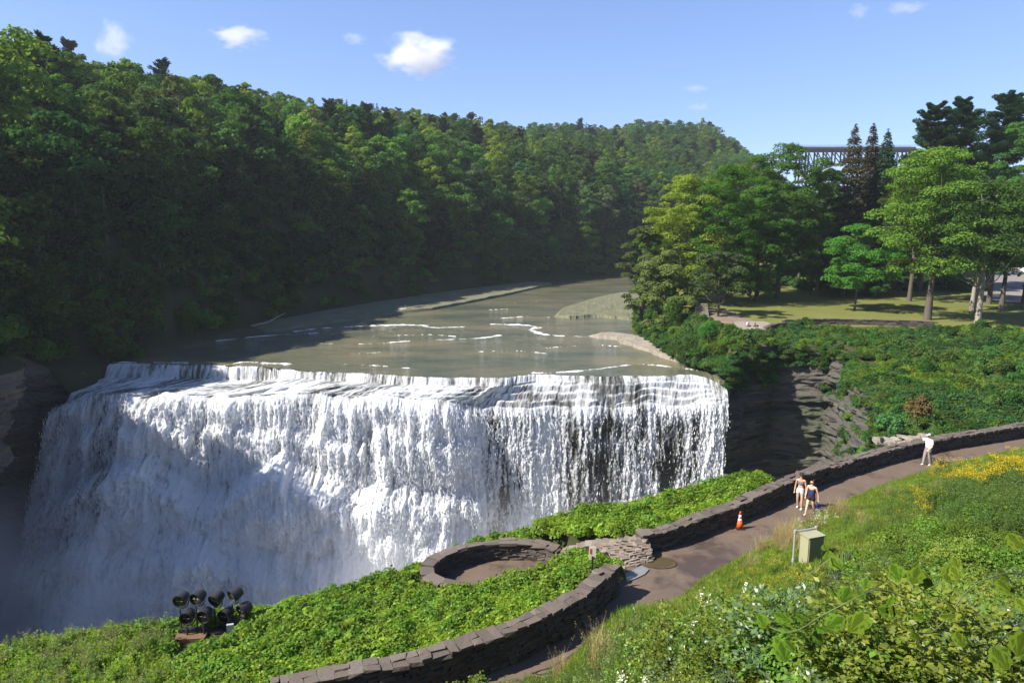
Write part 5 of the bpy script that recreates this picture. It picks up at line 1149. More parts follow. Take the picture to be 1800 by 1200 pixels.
    if shades:
        mb = MB(); e = hc + fw * .058 * h + np.array((0, 0, .008 * h)); rot = np.stack([lf, -fw, np.array((0, 0, 1.))], 1)
        for q in (-1, 1): mb.box(e + lf * q * .019 * h, (.031 * h, .010 * h, .024 * h), rot); mb.box(hc + lf * q * .047 * h + fw * .02 * h + np.array((0, 0, .011 * h)), (.005 * h, .075 * h, .006 * h), rot)
        mb.box(e, (.02 * h, .006 * h, .006 * h), rot); mb.build('sunglasses', M_shades, t)
    back = -fw; hh = [[(hc + back * .012 * h + np.array((0, 0, .004 * h)), (.054 * h, .056 * h)), (hc + back * .006 * h + np.array((0, 0, .032 * h)), (.053 * h, .061 * h)), (ht + np.array((0, 0, .010 * h)), (.030 * h, .036 * h))]]
    if hair == 'pony': hh.append([(hc + back * .012 * h + np.array((0, 0, .004 * h)), (.054 * h, .056 * h)), (hc + back * .064 * h + np.array((0, 0, .030 * h)), .020 * h), (hc + back * .085 * h - np.array((0, 0, .04 * h)), .020 * h), (hc + back * .075 * h - np.array((0, 0, .12 * h)), .008 * h)])
    if hair == 'bun': hh.append([(hc + back * .006 * h + np.array((0, 0, .032 * h)), (.053 * h, .061 * h)), (hc + back * .050 * h + np.array((0, 0, .062 * h)), .024 * h), (hc + back * .066 * h + np.array((0, 0, .074 * h)), .018 * h)])
    if hair: obj('hair', skin_mesh('hair', hh, hairmat, 1), t)
    if cap:
        obj('cap', skin_mesh('cap', [[(hc + np.array((0, 0, .020 * h)), (.050 * h, .060 * h)), (hc + np.array((0, 0, .042 * h)), (.048 * h, .056 * h)), (ht + np.array((0, 0, .016 * h)), (.020 * h, .024 * h))]], cap, 2), t)
        mb = MB(); rot = np.stack([lf, -fw, np.array((0, 0, 1.))], 1); mb.box(hc + fw * .082 * h + np.array((0, 0, .024 * h)), (.075 * h, .07 * h, .007 * h), rot); mb.build('cap_brim', cap, t)
    up = np.array((0, 0, 1.))
    for kind, mat in clothes:
        g_ = 1.26
        if kind in ('tank', 'crop', 'tee'):
            lo = wai if kind == 'crop' else pel
            lo2 = lo + up * (.030 * h if kind == 'crop' else -.06 * h)
            ch = [[(lo2, (.078 * h * W_ * g_ if kind == 'crop' else .090 * h * W_ * g_, .062 * h * W_ * g_)), ((lo2 + che) / 2, (.077 * h * W_ * g_, .058 * h * W_ * g_)), (che, (.088 * h * W_ * g_, .062 * h * W_ * g_)), (che + up * .040 * h, (.066 * h * W_, .052 * h))]]
            if kind == 'tee':
                ch[0][-1] = (che + up * .058 * h, (.070 * h, .048 * h))
                for q in 'lr': ch.append([(che, (.088 * h * W_ * g_, .062 * h * W_ * g_)), (J[q]['sh'], .046 * h), (J[q]['sh'] * .15 + J[q]['el'] * .85, .044 * h)])
            else:
                for q in 'lr': ch.append([(che, (.088 * h * W_ * g_, .062 * h * W_ * g_)), (che * .45 + J[q]['sh'] * .55 + up * .012 * h, .016 * h), (nb * .35 + J[q]['sh'] * .65 + np.array((0, .010 * h, .018 * h)), .014 * h)])
            obj('top', skin_mesh('top', ch, mat, 2), t)
        if kind in ('shorts', 'trousers'):
            ch = [[(pel + up * .085 * h, (.080 * h * W_ * 1.2, .062 * h * W_ * 1.2)), (pel, (.092 * h * W_ * 1.2, .070 * h * W_ * 1.2))]]
            for q in 'lr':
                hip, kn, an = J[q]['hip'], J[q]['kn'], J[q]['an']; c = [(pel, (.092 * h * W_ * 1.2, .070 * h * W_ * 1.2)), (hip, .070 * h * W_)]
                c += [(hip * .45 + kn * .55, .066 * h * W_)] if kind == 'shorts' else [((hip + kn) / 2, .060 * h), (kn, .050 * h), (kn * .4 + an * .6, .043 * h), (an - up * .01 * h, .038 * h)]
                ch.append(c)
            obj(kind, skin_mesh(kind, ch, mat, 2), t)
    for q in 'lr':
        an = J[q]['an']; obj('shoe', skin_mesh('shoe', [[(an + v((0, .016, -.012)), (.024 * h, .024 * h)), (an + v((0, -.025, -.020)), (.024 * h, .020 * h)), (an + v((0, -.075, -.026)), (.023 * h, .014 * h))]], shoe, 2), t)
    return t
AN = .042
w1 = P(1405, 893, ZP + .02); w2 = P(1424, 903, ZP + .02); mn = P(1629, 817, ZP + .02)
person('woman with dark ponytail in grey crop top and pale sage shorts on the path', w1, R(-38), 1.70, M_skintan, (.145, -.06, .45), (-.150, -.02, .44), (.135, .01, .60), (-.140, .02, .60), (.065, -.06, AN), (-.060, .05, AN), (.060, -.045, .285), (-.058, -.01, .285), head_yaw=R(10),
       clothes=(('crop', M_grey), ('shorts', M_short)), hair='pony', shades=True)
wm = person('woman in navy tank top and black shorts carrying a blue bottle', w2, R(-52), 1.60, M_skin, (.185, .035, .44), (-.150, -.05, .46), (.165, .045, .62), (-.145, .01, .61), (.045, .135, AN + .015), (-.050, -.165, AN), (.050, .03, .29), (-.052, -.085, .29), head_yaw=R(-25), wide=1.15,
       clothes=(('tank', M_navy), ('shorts', M_blk)), hair='bun', hairmat=M_hairr, shades=True)
person('man in white cap, white T-shirt and grey trousers raising one hand', mn, R(-72), 1.78, M_skin, (.10, -.135, .50), (-.135, -.23, .905), (.145, -.03, .62), (-.165, -.12, .735), (.055, .075, AN), (-.055, -.09, AN), (.055, .01, .285), (-.055, -.05, .285), head_yaw=R(0),
       clothes=(('tee', M_white), ('trousers', M_trous)), hair='short', cap=M_cap)
hb_ = wm.matrix_basis @ Vector((.188 * 1.6, .035 * 1.6, .40 * 1.6)) if False else Matrix.Translation(Vector(w2)) @ Matrix.Rotation(R(-52), 4, 'Z') @ Vector((.192 * 1.6, .035 * 1.6, .405 * 1.6))
t = thing('water_bottle', 'large blue water bottle hanging from the navy-clad woman\'s hand', 'bottle', (hb_[0], hb_[1], hb_[2] - .27)); t.rotation_euler = (0, R(-14), 0)
MB().lathe([(.04, 0), (.052, .012), (.052, .20), (.035, .235)], seg=16).build('flask', M_blue, t, True); MB().lathe([(.033, .235), (.033, .265), (.02, .275)], seg=12).build('lid', M_blk, t, True); m = MB(); m.tube([(-.03, 0, .25), (-.02, 0, .30), (.02, 0, .30), (.03, 0, .25)], .006, 6); m.build('handle', M_blk, t)
# far visitors
pf_ = hit_r(1222, 552); person('distant visitor in dark top and pale trousers standing on the stone steps', pf_ + np.array((0, 0, .05)), R(-20), 1.72, M_skin, (.14, -.04, .45), (-.14, -.04, .45), (.13, .01, .6), (-.13, .01, .6), (.05, -.03, AN), (-.05, .03, AN), (.05, -.02, .285), (-.05, 0, .285), clothes=(('tee', M_blk), ('trousers', M_white)), hair='short')
for lb, px, mt, rz in (('distant visitor in white top sitting on the terrace edge', 1314, M_white, 25), ('distant visitor in grey top sitting with legs stretched on the terrace', 1326, M_grey, 60)):
    s0 = P(px, 574, 4.5); person(lb, s0, R(rz), 1.68, M_skin, (.12, -.20, .13), (-.12, -.18, .13), (.15, -.05, .20), (-.15, -.05, .20), (.06, -.42, .03), (-.06, -.36, .03), (.07, -.21, .14), (-.07, -.19, .15), hipz=.075, lean=.04, clothes=(('tee', mt), ('trousers', M_blk)), hair='short')
# ------------------------------------------------------------------ near ground cover (stuff), built from leafy clumps
M_weed = leaf_mat('weed_leaf', (.130, .220, .018), (.280, .410, .045), .50, .01, .015, .22); M_weed2 = leaf_mat('weed_leaf_dark', (.072, .145, .015), (.165, .27, .034), .44, .01, .02, .25)
M_bram = leaf_mat('bramble_leaf', (.078, .128, .015), (.205, .270, .038), .40, .02, .03, .3); M_bram2 = leaf_mat('bramble_leaf_blue', (.045, .088, .024), (.115, .170, .055), .32, .05, .02, .3)
M_grass = leaf_mat('grass_blade', (.100, .165, .022), (.210, .285, .046), .42, .0, .02, .25); M_dry = leaf_mat('dry_grass', (.24, .20, .09), (.42, .34, .17), .35, 0, .01, .2); M_feather = leaf_mat('feathery_leaf', (.060, .115, .018), (.130, .200, .035), .42, .03, .02, .2)
M_yel = leaf_mat('yellow_flower', (.42, .30, .012), (.66, .47, .02), .3, 0, .005, .1); M_wht = leaf_mat('white_flower', (.55, .55, .42), (.80, .80, .68), .3, 0, .005, .1); M_pur = leaf_mat('dusty_pink_flower', (.18, .10, .10), (.30, .19, .18), .3, 0, .01, .2); M_stemg = plain('green_stem', (.10, .13, .04), .7, .2)
M_grape = leaf_mat('grape_leaf', (.078, .145, .014), (.150, .235, .026), .48, .0, .015, .15)
def join_np(name, parts, mats):
    V = []; F = []; T = []; Mi = []; n = 0
    for (v, f, t_, mi) in parts: V.append(v); F.append(f + n); T.append(t_); Mi.append(np.full(len(f), mi)); n += len(v)
    return mesh_np(name, np.concatenate(V), np.concatenate(F), mats, [('tint', 'FACE', np.concatenate(T))], np.concatenate(Mi))
def weed(seed, R0, H, n, L, mat, wd=.7):
    g = G(seed); th = g.uniform(0, 6.28, n); r = R0 * np.sqrt(g.uniform(0, 1, n)); z = H * (1 - (r / R0) ** 2 * .6) * g.uniform(.35, 1.05, n) * (.7 + .6 * fbm(np.cos(th) * r * 9 + seed, np.sin(th) * r * 9, seed, 2))
    C = np.stack([r * np.cos(th), r * np.sin(th), z], 1); N = np.stack([np.cos(th) * .5, np.sin(th) * .5, np.full(n, 1.)], 1); v, f = leaves(C, N, L, wd, g, .45); return mesh_np('weed', v, f, [mat], [('tint', 'FACE', g.uniform(0, 1, n))])
def bramble(seed, R0, H, arms, mat, L=.05, white=0, wd=.52):
    """arching canes set with groups of small leaflets"""
    g = G(seed); P_ = []; N_ = []; A_ = []; fl = []
    for k in range(arms):
        th = g.uniform(0, 6.28); le_ = R0 * g.uniform(.5, 1.1); hh = H * g.uniform(.55, 1.1); q = np.linspace(.15, 1, int(12 * le_ / .6) + 4)
        x = le_ * q; z = hh * np.sin(np.minimum(q * 1.9, 2.2)); bend = g.normal(0, .25)
        for xi, zi, qi in zip(x, z, q):
            c0 = np.array((xi * math.cos(th + bend * qi), xi * math.sin(th + bend * qi), zi)) + g.normal(0, .03, 3)
            d0 = unit(np.array((math.cos(th + g.uniform(-1.6, 1.6)), math.sin(th + g.uniform(-1.6, 1.6)), g.uniform(-.3, .6))))
            s = np.cross(d0, (0, 0, 1.))
            for a in (-2, -1, 0, 1, 2):
                P_.append(c0 + d0 * L * (1.1 + .5 * (2 - abs(a)) / 2) + s * a * L * .42 + (0, 0, -.004 * abs(a))); A_.append(d0 + s * a * .45); N_.append((g.normal(0, .3), g.normal(0, .3), 1))
            if white and g.uniform() < white and qi > .4: fl.append(c0 + (0, 0, .04))
    C = np.array(P_); v, f = leaves(C, np.array(N_), L, wd, g, .35, unit(np.array(A_))); parts = [(v, f, g.uniform(0, 1, len(f)), 0)]
    if fl:
        F0 = np.repeat(np.array(fl), 26, 0) + g.normal(0, .035, (len(fl) * 26, 3)) * (1, 1, .5); v, f = leaves(F0, np.tile((0, 0, 1.), (len(F0), 1)), .020, .8, g, .6); parts.append((v, f, g.uniform(0, 1, len(f)), 1))
    return join_np('bramble', parts, [mat, M_wht])
def tuft(seed, R0, H, n, mat, w=.006, lean=.45, seedheads=0):
    g = G(seed); th = g.uniform(0, 6.28, n); r = R0 * np.sqrt(g.uniform(0, 1, n)); b = np.stack([r * np.cos(th), r * np.sin(th), np.zeros(n)], 1); a = g.uniform(0, 6.28, n); h = H * g.uniform(.5, 1.1, n); l = lean * g.uniform(.2, 1.2, n)
    d = np.stack([np.cos(a), np.sin(a), np.zeros(n)], 1); s = np.stack([-np.sin(a), np.cos(a), np.zeros(n)], 1) * w; m = b + d * (l * h * .35)[:, None] + np.array((0, 0, 1.)) * (h * .6)[:, None]; tip = b + d * (l * h)[:, None] + np.array((0, 0, 1.)) * h[:, None]
    V = np.stack([b - s, b + s, m + s * .8, m - s * .8, tip + s * .15, tip - s * .15], 1).reshape(-1, 3); F = (np.arange(n)[:, None, None] * 6 + np.array([(0, 1, 2, 3), (3, 2, 4, 5)])[None]).reshape(-1, 4); parts = [(V, F, np.repeat(g.uniform(0, 1, n), 2), 0)]
    if seedheads:
        k = g.choice(n, seedheads, replace=False); c = np.repeat(tip[k], 10, 0) + g.normal(0, .02, (seedheads * 10, 3)) * (1, 1, 2.5); v, f = leaves(c, rand_unit(g, len(c)), .03, .3, g, .5, np.tile((0, 0, 1.), (len(c), 1))); parts.append((v, f, g.uniform(0, 1, len(f)), 1))
    return join_np('tuft', parts, [mat, M_dry])
def stalks(seed, R0, H, ns, nl, L, wd, mat, head=None, hn=40, hs=.06):
    """upright leafy stalks, each with an optional flower head"""
    g = G(seed); parts = []
    for k in range(ns):
        b = np.array((g.uniform(-R0, R0), g.uniform(-R0, R0), 0)); h = H * g.uniform(.75, 1.1); ln = g.normal(0, .12, 2); q = g.uniform(.12, 1, nl); th = g.uniform(0, 6.28, nl); c = b + np.stack([ln[0] * q * h, ln[1] * q * h, q * h], 1); d = np.stack([np.cos(th), np.sin(th), np.full(nl, .35)], 1); s = L * (1.15 - .6 * q)
        v, f = leaves(c + d * s[:, None] * .5, np.tile((0, 0, 1.), (nl, 1)), s, wd, g, .4, d); parts.append((v, f, g.uniform(0, 1, nl), 0))
        w = .006; x = np.array((w, 0, 0)); tp = b + np.array((ln[0] * h, ln[1] * h, h)); v = np.array([b - x, b + x, tp + x * .4, tp - x * .4]); parts.append((v, np.array([(0, 1, 2, 3)]), np.array([.2]), 0))
        if head is not None:
            c = tp + g.normal(0, 1, (hn, 3)) * np.array((hs, hs, hs * .6)); v, f = leaves(c, np.tile((0, 0, 1.), (hn, 1)), hs * .42, .75, g, .7); parts.append((v, f, g.uniform(0, 1, hn), 1))
    return join_np('stalks', parts, [mat] + ([head] if head is not None else []))
W1 = (1, 1, 1)
def scatter_near(n, x0, x1, y0, y1, keepf, dens, seed):
    g = G(seed); x = g.uniform(x0, x1, n); y = g.uniform(y0, y1, n); m = keepf(x, y); x, y = x[m], y[m]; k = g.uniform(size=len(x)) < dens(x, y); return x[k], y[k], g
def info(x, y):
    n, _, sd = dist_poly(x, y, EDGE); dw, _, sw = dist_poly(x, y, WALLS_OUT); ex, ey = ov_local(x, y); rim = np.interp(x, RIMX, RIMY) - y; s = y * math.cos(PITCH) + (CAMZ - near_h(x, y, False)) * math.sin(PITCH); px = 900 + 1200 * x / np.maximum(s, .5)
    de, _, _ = dist_poly(x, y, ENTRY); dd, _, _ = dist_poly(x, y, bot_l[:, :2]); return dict(n=n, slope=sd < 0, dw=dw, bank=(sw > 0) & (sd > 0), ov=np.hypot(ex, ey), rim=rim, px=px, entry=np.minimum(de + .4, dd + .12))
# --- the bank beyond the parapet: lush low weeds
weeds = [(weed(601, .30, .30, 150, .10, M_weed), W1), (weed(602, .34, .36, 190, .085, M_weed), (1.05, 1.05, .9)), (weed(603, .28, .26, 150, .075, M_weed), (.9, .95, 1)), (weed(604, .36, .48, 190, .11, M_weed2), (1.1, 1.15, 1)), (weed(605, .25, .34, 120, .12, M_weed), (1.15, 1.1, .9))]
def kb(x, y):
    i = info(x, y); return i['bank'] & (i['dw'] > .12) & (i['rim'] > -.35) & (i['ov'] > 1.13) & (i['entry'] > .75) & (i['px'] > -120) & (i['px'] < 1352) & (np.hypot((x - f1[0]) / .8, (y - f1[1] + .55) / 1.05) > 1) & (np.hypot((x - f2[0]) / .75, (y - f2[1] + .45) / .95) > 1)
x, y, g = scatter_near(150000, -26, 20, 14, 42, kb, lambda x, y: np.full(len(x), .30), 610)
pn = fbm(x * .8, y * .8, 611); z = near_h(x, y); ht = np.where(info(x, y)['dw'] < .5, .7, 1.0)
pl = [(a, b, c - .05, g.uniform(0, 6.3), g.uniform(.6, 1.0) * (.7 + .7 * q) * h_, int(np.clip(q * 9 - 2 + g.normal(0, .8), 0, 4))) for a, b, c, q, h_ in zip(x, y, z, pn, ht)]
scatter('bank_weeds', weeds, pl, 'lush bright green weeds covering the bank beyond the parapet', .15)
# --- taller pink-topped weeds at the far left of that bank
tall = [(stalks(621, .25, .85, 7, 34, .14, .4, M_weed2, M_pur, 20, .06), (1.2, 1.15, .9)), (stalks(622, .25, .75, 7, 26, .12, .4, M_weed, None), (.85, .9, .9)), (stalks(623, .28, .65, 8, 30, .13, .45, M_weed, M_pur, 6, .05), (1.3, 1.2, .9)), (weed(624, .4, .6, 220, .10, M_weed2), (1.25, 1.2, .9))]
def kt(x, y): i = info(x, y); return i['bank'] & (i['dw'] > .5) & (i['rim'] > -.3) & (i['px'] < 300 + 60 * (fbm(x, y, 9) - .5)) & (i['px'] > -200)
x, y, g = scatter_near(30000, -30, -6, 13, 24, kt, lambda x, y: np.full(len(x), .12), 625); z = near_h(x, y)
scatter('flowering_weeds', tall, [(a, b, c - .05, g.uniform(0, 6.3), g.uniform(.6, 1.05), int(g.integers(0, 4))) for a, b, c in zip(x, y, z)], 'tall weeds with dusty pink flower heads at the gorge edge', .08)
for k, px in enumerate((222, 248, 262, 288)):
    f = PY(px, 1140, 20.7); f[2] = float(near_h(np.array([f[0]]), np.array([f[1]]))[0]); t = tag(obj('leafy_stalk', stalks(630 + k, .05, 1.05 - .12 * (k == 3), 3, 44, .17, .4, M_weed2), None, tuple(f)), 'tall leafy stalk standing against the white water left of the floodlights', 'plant', 'leafy stalks at the gorge edge')
# --- mown grass along the path on the slope side
tufts = [(tuft(641, .16, .10, 100, M_grass, .005), W1), (tuft(642, .18, .14, 90, M_grass, .005), (.9, .95, .9)), (weed(643, .16, .10, 60, .035, M_weed2), (1.2, 1.1, .9)), (tuft(644, .16, .20, 60, M_grass, .005, .6, 3), (1.1, 1.05, .9))]
def gw(x, y): return 1.5 + 2.6 * sstep(8, 14, x) + .5 * sstep(2, 8, x)
BND = ([820, 1000, 1100, 1200, 1300, 1400, 1440, 1500, 1580, 1680, 1800, 2100], [1205, 1197, 1150, 1085, 1040, 1010, 985, 952, 910, 885, 872, 845])
def proj(x, y, z):
    s = y * math.cos(PITCH) + (CAMZ - z) * math.sin(PITCH); u = y * math.sin(PITCH) + (z - CAMZ) * math.cos(PITCH); return 900 + 1200 * x / np.maximum(s, .3), 600 - 1200 * u / np.maximum(s, .3)
def below(x, y, h): px, py = proj(x, y, near_h(x, y) + h); return py - np.interp(px, *BND) + 40 * (fbm(x * .9, y * .9, 8) - .5)
def kg(x, y): i = info(x, y); return i['slope'] & (i['n'] > .05 + .25 * (fbm(x * 2, y * 2, 4) - .3)) & (below(x, y, .05) < 30) & (i['px'] > 820) & (i['px'] < 2000)
x, y, g = scatter_near(260000, -4, 40, 12, 46, kg, lambda x, y: np.full(len(x), .38), 645); z = near_h(x, y); pn = fbm(x * .9, y * .9, 646)
scatter('slope_grass', tufts, [(a, b, c - .02, g.uniform(0, 6.3), g.uniform(.7, 1.3), int(np.clip(q * 7 - 1.5 + g.normal(0, .8), 0, 3))) for a, b, c, q in zip(x, y, z, pn)], 'short yellow-green grass between the path and the brambles', .1)
# --- dry tall grass beside the cabinet and the path edge
dry = [(tuft(651, .25, .75, 110, M_dry, .004, .5, 30), W1), (tuft(652, .22, .6, 80, M_dry, .004, .5, 20), (.85, .9, .7))]
g = G(653); pl = []
for px, py, sx, n in ((1380, 950, 14, 34), (1392, 928, 18, 16), (1480, 905, 26, 10), (1440, 912, 16, 8), (1350, 962, 12, 5), (1060, 1160, 12, 4), (985, 1185, 14, 5), (1300, 985, 20, 2), (1560, 860, 40, 3)):
    for k in range(n):
        p = hit(px + g.normal(0, sx), py + g.normal(0, 8), .1, 6); i = info(np.array([p[0]]), np.array([p[1]]))
        if i['slope'][0] and i['n'][0] > .15: pl.append((p[0], p[1], float(near_h(np.array([p[0]]), np.array([p[1]]))[0]) - .02, g.uniform(0, 6.3), g.uniform(.6, 1.1), int(g.integers(0, 2))))
scatter('dry_grass', dry, pl, 'tall dry straw-coloured grass around the cabinet', .12)
# --- brambles, vines and tall weeds over the rest of the slope
bra = [(bramble(661, .65, .55, 22, M_bram), W1), (bramble(662, .60, .60, 22, M_bram, .042), (1.15, 1.05, .85)), (bramble(663, .65, .5, 20, M_bram2, .06), W1), (bramble(664, .6, .6, 22, M_bram, .045, .003), (1.1, 1.1, .9)), (weed(665, .5, .6, 420, .075, M_weed2), (1.0, .95, .8)), (bramble(666, .6, .75, 18, M_bram, .06), (1.25, 1.2, .9)), (bramble(667, .65, .5, 22, M_bram, .045, .06), (1.0, 1.05, .9))]
def kx(x, y):
    i = info(x, y); cab = np.hypot(x - bx[0], y - bx[1]); front = np.hypot(x - bx[0] * .93, y - bx[1] * .93)
    return i['slope'] & (below(x, y, .52) > 4) & (i['n'] > .7) & (i['px'] > 820) & (i['px'] < 2100) & (np.hypot(x, y) > 1.5) & (cab > .75) & (front > .6) & (i['rim'] > 3)
def dx(x, y): r = np.hypot(x, y); return np.clip(.25 + .75 * sstep(11, 4, r), 0, 1) * .6
x, y, g = scatter_near(90000, -3, 40, -1, 38, kx, dx, 670); z = near_h(x, y); pn = fbm(x * .55, y * .55, 671); r = np.hypot(x, y); fl_ = fbm(x * .6, y * .6, 672)
idx = np.where((fl_ > .62) & (g.uniform(size=len(x)) < .4), np.where(g.uniform(size=len(x)) < .06, 6, 3), np.clip(pn * 8 - 1.8 + g.normal(0, 1, len(x)), 0, 5).astype(int))
far = sstep(12, 18, r); idx = np.where((far > g.uniform(size=len(x))) & (idx < 3), 4, idx)
pl = [(a, b, c - .05, g.uniform(0, 6.3), g.uniform(.65, 1.1) * (.75 + .5 * q) * w_, int(k)) for a, b, c, q, k, w_ in zip(x, y, z, pn, idx, np.interp(r, [2, 5, 10, 16], [.5, .58, .72, .9]))]
mound = sstep(.40, .72, fbm(x * 1.1, y * 1.1, 674)); pl = [(q[0], q[1], q[2] + .14 * m_ * min(1, rr / 5), q[3], q[4] * (.62 + .42 * m_), q[5]) for q, m_, rr in zip(pl, mound, r) if m_ > .12 or g.uniform() < .45]
scatter('bramble_thicket', bra, pl, 'tangled brambles and vines with small white flowers covering the near slope', .16)
# --- goldenrod and feathery weeds at the right end of the slope
gold = [(stalks(681, .22, .85, 9, 34, .10, .22, M_feather, M_yel, 26, .075), W1), (stalks(682, .22, .75, 10, 36, .10, .22, M_feather, None), W1), (stalks(683, .2, .7, 9, 34, .09, .2, M_feather, None), (.85, 1.0, .9)), (stalks(684, .2, .65, 8, 30, .09, .25, M_feather, M_yel, 20, .05), (1.1, 1.0, .9))]
g = G(685); pl = []
def put(px, py, sx, sy, n, ks, sc=(.7, 1.1), h=.5):
    for k in range(n):
        p = hit(px + g.normal(0, sx), py + g.normal(0, sy), h, 5); i = info(np.array([p[0]]), np.array([p[1]]))
        if i['slope'][0] and i['n'][0] > .4: pl.append((p[0], p[1], float(near_h(np.array([p[0]]), np.array([p[1]]))[0]) - .03, g.uniform(0, 6.3), g.uniform(*sc), int(g.choice(ks))))
put(1720, 830, 45, 10, 22, [0, 0, 3]); put(1790, 815, 30, 9, 18, [0, 0, 3]); put(1690, 835, 28, 8, 12, [0, 3]); put(1680, 870, 40, 12, 90, [1, 2]); put(1760, 880, 40, 14, 90, [1, 2]); put(1620, 870, 30, 12, 30, [2, 3]); put(1790, 850, 30, 12, 40, [1, 2])
put(1360, 1000, 30, 12, 18, [3], (.5, .8)); put(1250, 1045, 40, 20, 20, [1, 3], (.5, .7)); put(1110, 1130, 40, 18, 40, [1, 2], (.5, .9)); put(1020, 1180, 40, 10, 24, [1, 2], (.5, .8)); put(1560, 900, 50, 14, 40, [1, 2], (.5, .8))
scatter('goldenrod', gold, pl, 'yellow goldenrod and feathery green weeds at the top of the slope', .1)
g = G(690); pl = []
put(1430, 912, 22, 9, 16, [0], (.8, 1.1), .3)
lace = [(stalks(691, .12, .65, 3, 10, .07, .2, M_feather, M_wht, 34, .045), W1)]
scatter('white_umbels', lace, pl, 'white lacy flower heads in the grass behind the cabinet', .1)
# --- wild grape vines with large leaves near the viewer
def grape_leaf(g, c, nrm, ax, L):
    out = []
    prof = [(0, 0), (.16, .30), (.30, .18), (.46, .52), (.56, .36), (.80, .46), (.86, .22), (1.08, .0)]
    nrm = unit(nrm); ax = unit(ax - nrm * np.dot(ax, nrm)); sd = np.cross(nrm, ax); V = []
    for q in (1, -1):
        for (t_, w_) in prof: V.append(c + ax * (t_ - .15) * L + sd * q * w_ * L * g.uniform(.92, 1.08) - nrm * (.35 * w_ ** 1.3 + .12 * t_ * t_) * L)
    n = len(prof); F = []
    for q in (0, n):
        for k in range(n - 1): F.append((q + k, q + k + 1, n - 1 if q == 0 else 2 * n - 1, 0 if q == 0 else n))
    return np.array(V), F
def mid_tri(F): return F
def vine(label, px_pts, n, L, seed, h=.85):
    g = G(seed); pts = np.array([hit(px, py, h, 1.6, 30) for px, py in px_pts]); l = resample(smooth_line(pts, 2), .05); t = thing('grape_vine', label, 'vine', tuple(l[0]), 0, 'wild grape vines on the brambles'); o0 = l[0]
    l = l + np.stack([np.zeros(len(l)), np.zeros(len(l)), .05 * np.sin(np.arange(len(l)) * .3)], 1)
    MB().tube(list(l - o0), [.003] * len(l), 5).build('stem', M_stemg, t)
    V = []; F = []; T = []; base = 0
    for k in range(n):
        i = int((k + g.uniform(0, 1)) / n * (len(l) - 1)); c = l[i] + g.normal(0, .09, 3) * (1, 1, .6) + (0, 0, .02); nrm = np.array((g.normal(-.35, .4), g.normal(-.45, .4), .8)); ax = np.array((g.normal(.1, .6), -.6 + g.normal(0, .5), -.75)); v, f = grape_leaf(g, c - o0, nrm, ax, L * .62 * g.uniform(.5, 1.15)); V.append(v); F += [tuple(a + base for a in q) for q in f]; base += len(v); T += [g.uniform(0, 1)] * len(f)
    me = bpy.data.meshes.new('leaves'); me.from_pydata(np.concatenate(V).tolist(), [], F); me.materials.append(M_grape); a = me.attributes.new('tint', 'FLOAT', 'FACE'); a.data.foreach_set('value', np.array(T, np.float32)); me.polygons.foreach_set('use_smooth', np.ones(len(me.polygons), bool)); me.update(); obj('leaves', me, t)
vine('grape vine with large toothed leaves at the right edge of the brambles', [(1800, 1010), (1750, 1030), (1700, 1040), (1650, 1085), (1610, 1110)], 20, .13, 701)
vine('row of pale grape leaves hanging across the middle of the brambles', [(1610, 1060), (1560, 1050), (1500, 1065), (1450, 1075), (1400, 1090), (1330, 1105)], 20, .115, 702)
vine('small-leaved grape vine climbing beside the cabinet', [(1400, 1030), (1440, 1010), (1470, 990), (1500, 970)], 12, .13, 703, .7)
vine('grape vine spilling over the thicket below the goldenrod', [(1780, 900), (1730, 925), (1690, 900), (1640, 960)], 16, .14, 704, .8)
vine('grape vine trailing over the weedy path edge', [(1090, 1125), (1070, 1110), (1062, 1140), (1060, 1165)], 10, .10, 705, .5)
vine('dark grape vine low in the shaded right corner', [(1800, 1120), (1760, 1125), (1720, 1150)], 8, .15, 706, .5)
# ------------------------------------------------------------------ clouds, mist at the foot of the falls, haze
def cloud_mat(name, dens, nscale, seed, soft=.55):
    m, nt, out = new_mat(name); tc = nt.nodes.new('ShaderNodeTexCoord'); nz = nt.nodes.new('ShaderNodeTexNoise'); nz.inputs['Scale'].default_value = nscale; nz.inputs['Detail'].default_value = 5; nz.inputs['Roughness'].default_value = .6
    mp = nt.nodes.new('ShaderNodeMapping'); mp.inputs['Location'].default_value = (seed, seed * .7, 0); lk(nt, tc.outputs['Object'], mp.inputs[0]); lk(nt, mp.outputs[0], nz.inputs['Vector'])
    ln = nd(nt, 'ShaderNodeVectorMath', operation='LENGTH'); lk(nt, tc.outputs['Object'], ln.inputs[0])
    a = nd(nt, 'ShaderNodeMath', operation='MULTIPLY_ADD', n1=1.9, n2=-.95); lk(nt, nz.outputs[0], a.inputs[0]); b = nd(nt, 'ShaderNodeMath', operation='SUBTRACT'); lk(nt, a.outputs[0], b.inputs[0]); lk(nt, ln.outputs['Value'], b.inputs[1])
    mr = nd(nt, 'ShaderNodeMapRange', interpolation_type='SMOOTHSTEP', n1=-.80, n2=-.80 + soft, n3=0, n4=dens); lk(nt, b.outputs[0], mr.inputs[0])
    pv = nt.nodes.new('ShaderNodeVolumePrincipled'); pv.inputs['Color'].default_value = (1, .965, .97, 1); pv.inputs['Anisotropy'].default_value = .0; lk(nt, mr.outputs[0], pv.inputs['Density']); lk(nt, pv.outputs[0], out.inputs['Volume']); return m
def puff(name, label, cat, c, size, mat, kind=None, group=None):
    bm = bmesh.new(); bmesh.ops.create_icosphere(bm, subdivisions=3, radius=1); me = bpy.data.meshes.new(name); bm.to_mesh(me); bm.free(); me.materials.append(mat); o = obj(name, me, None, tuple(c)); o.scale = size; tag(o, label, cat, group, kind); return o
YC_ = 2600
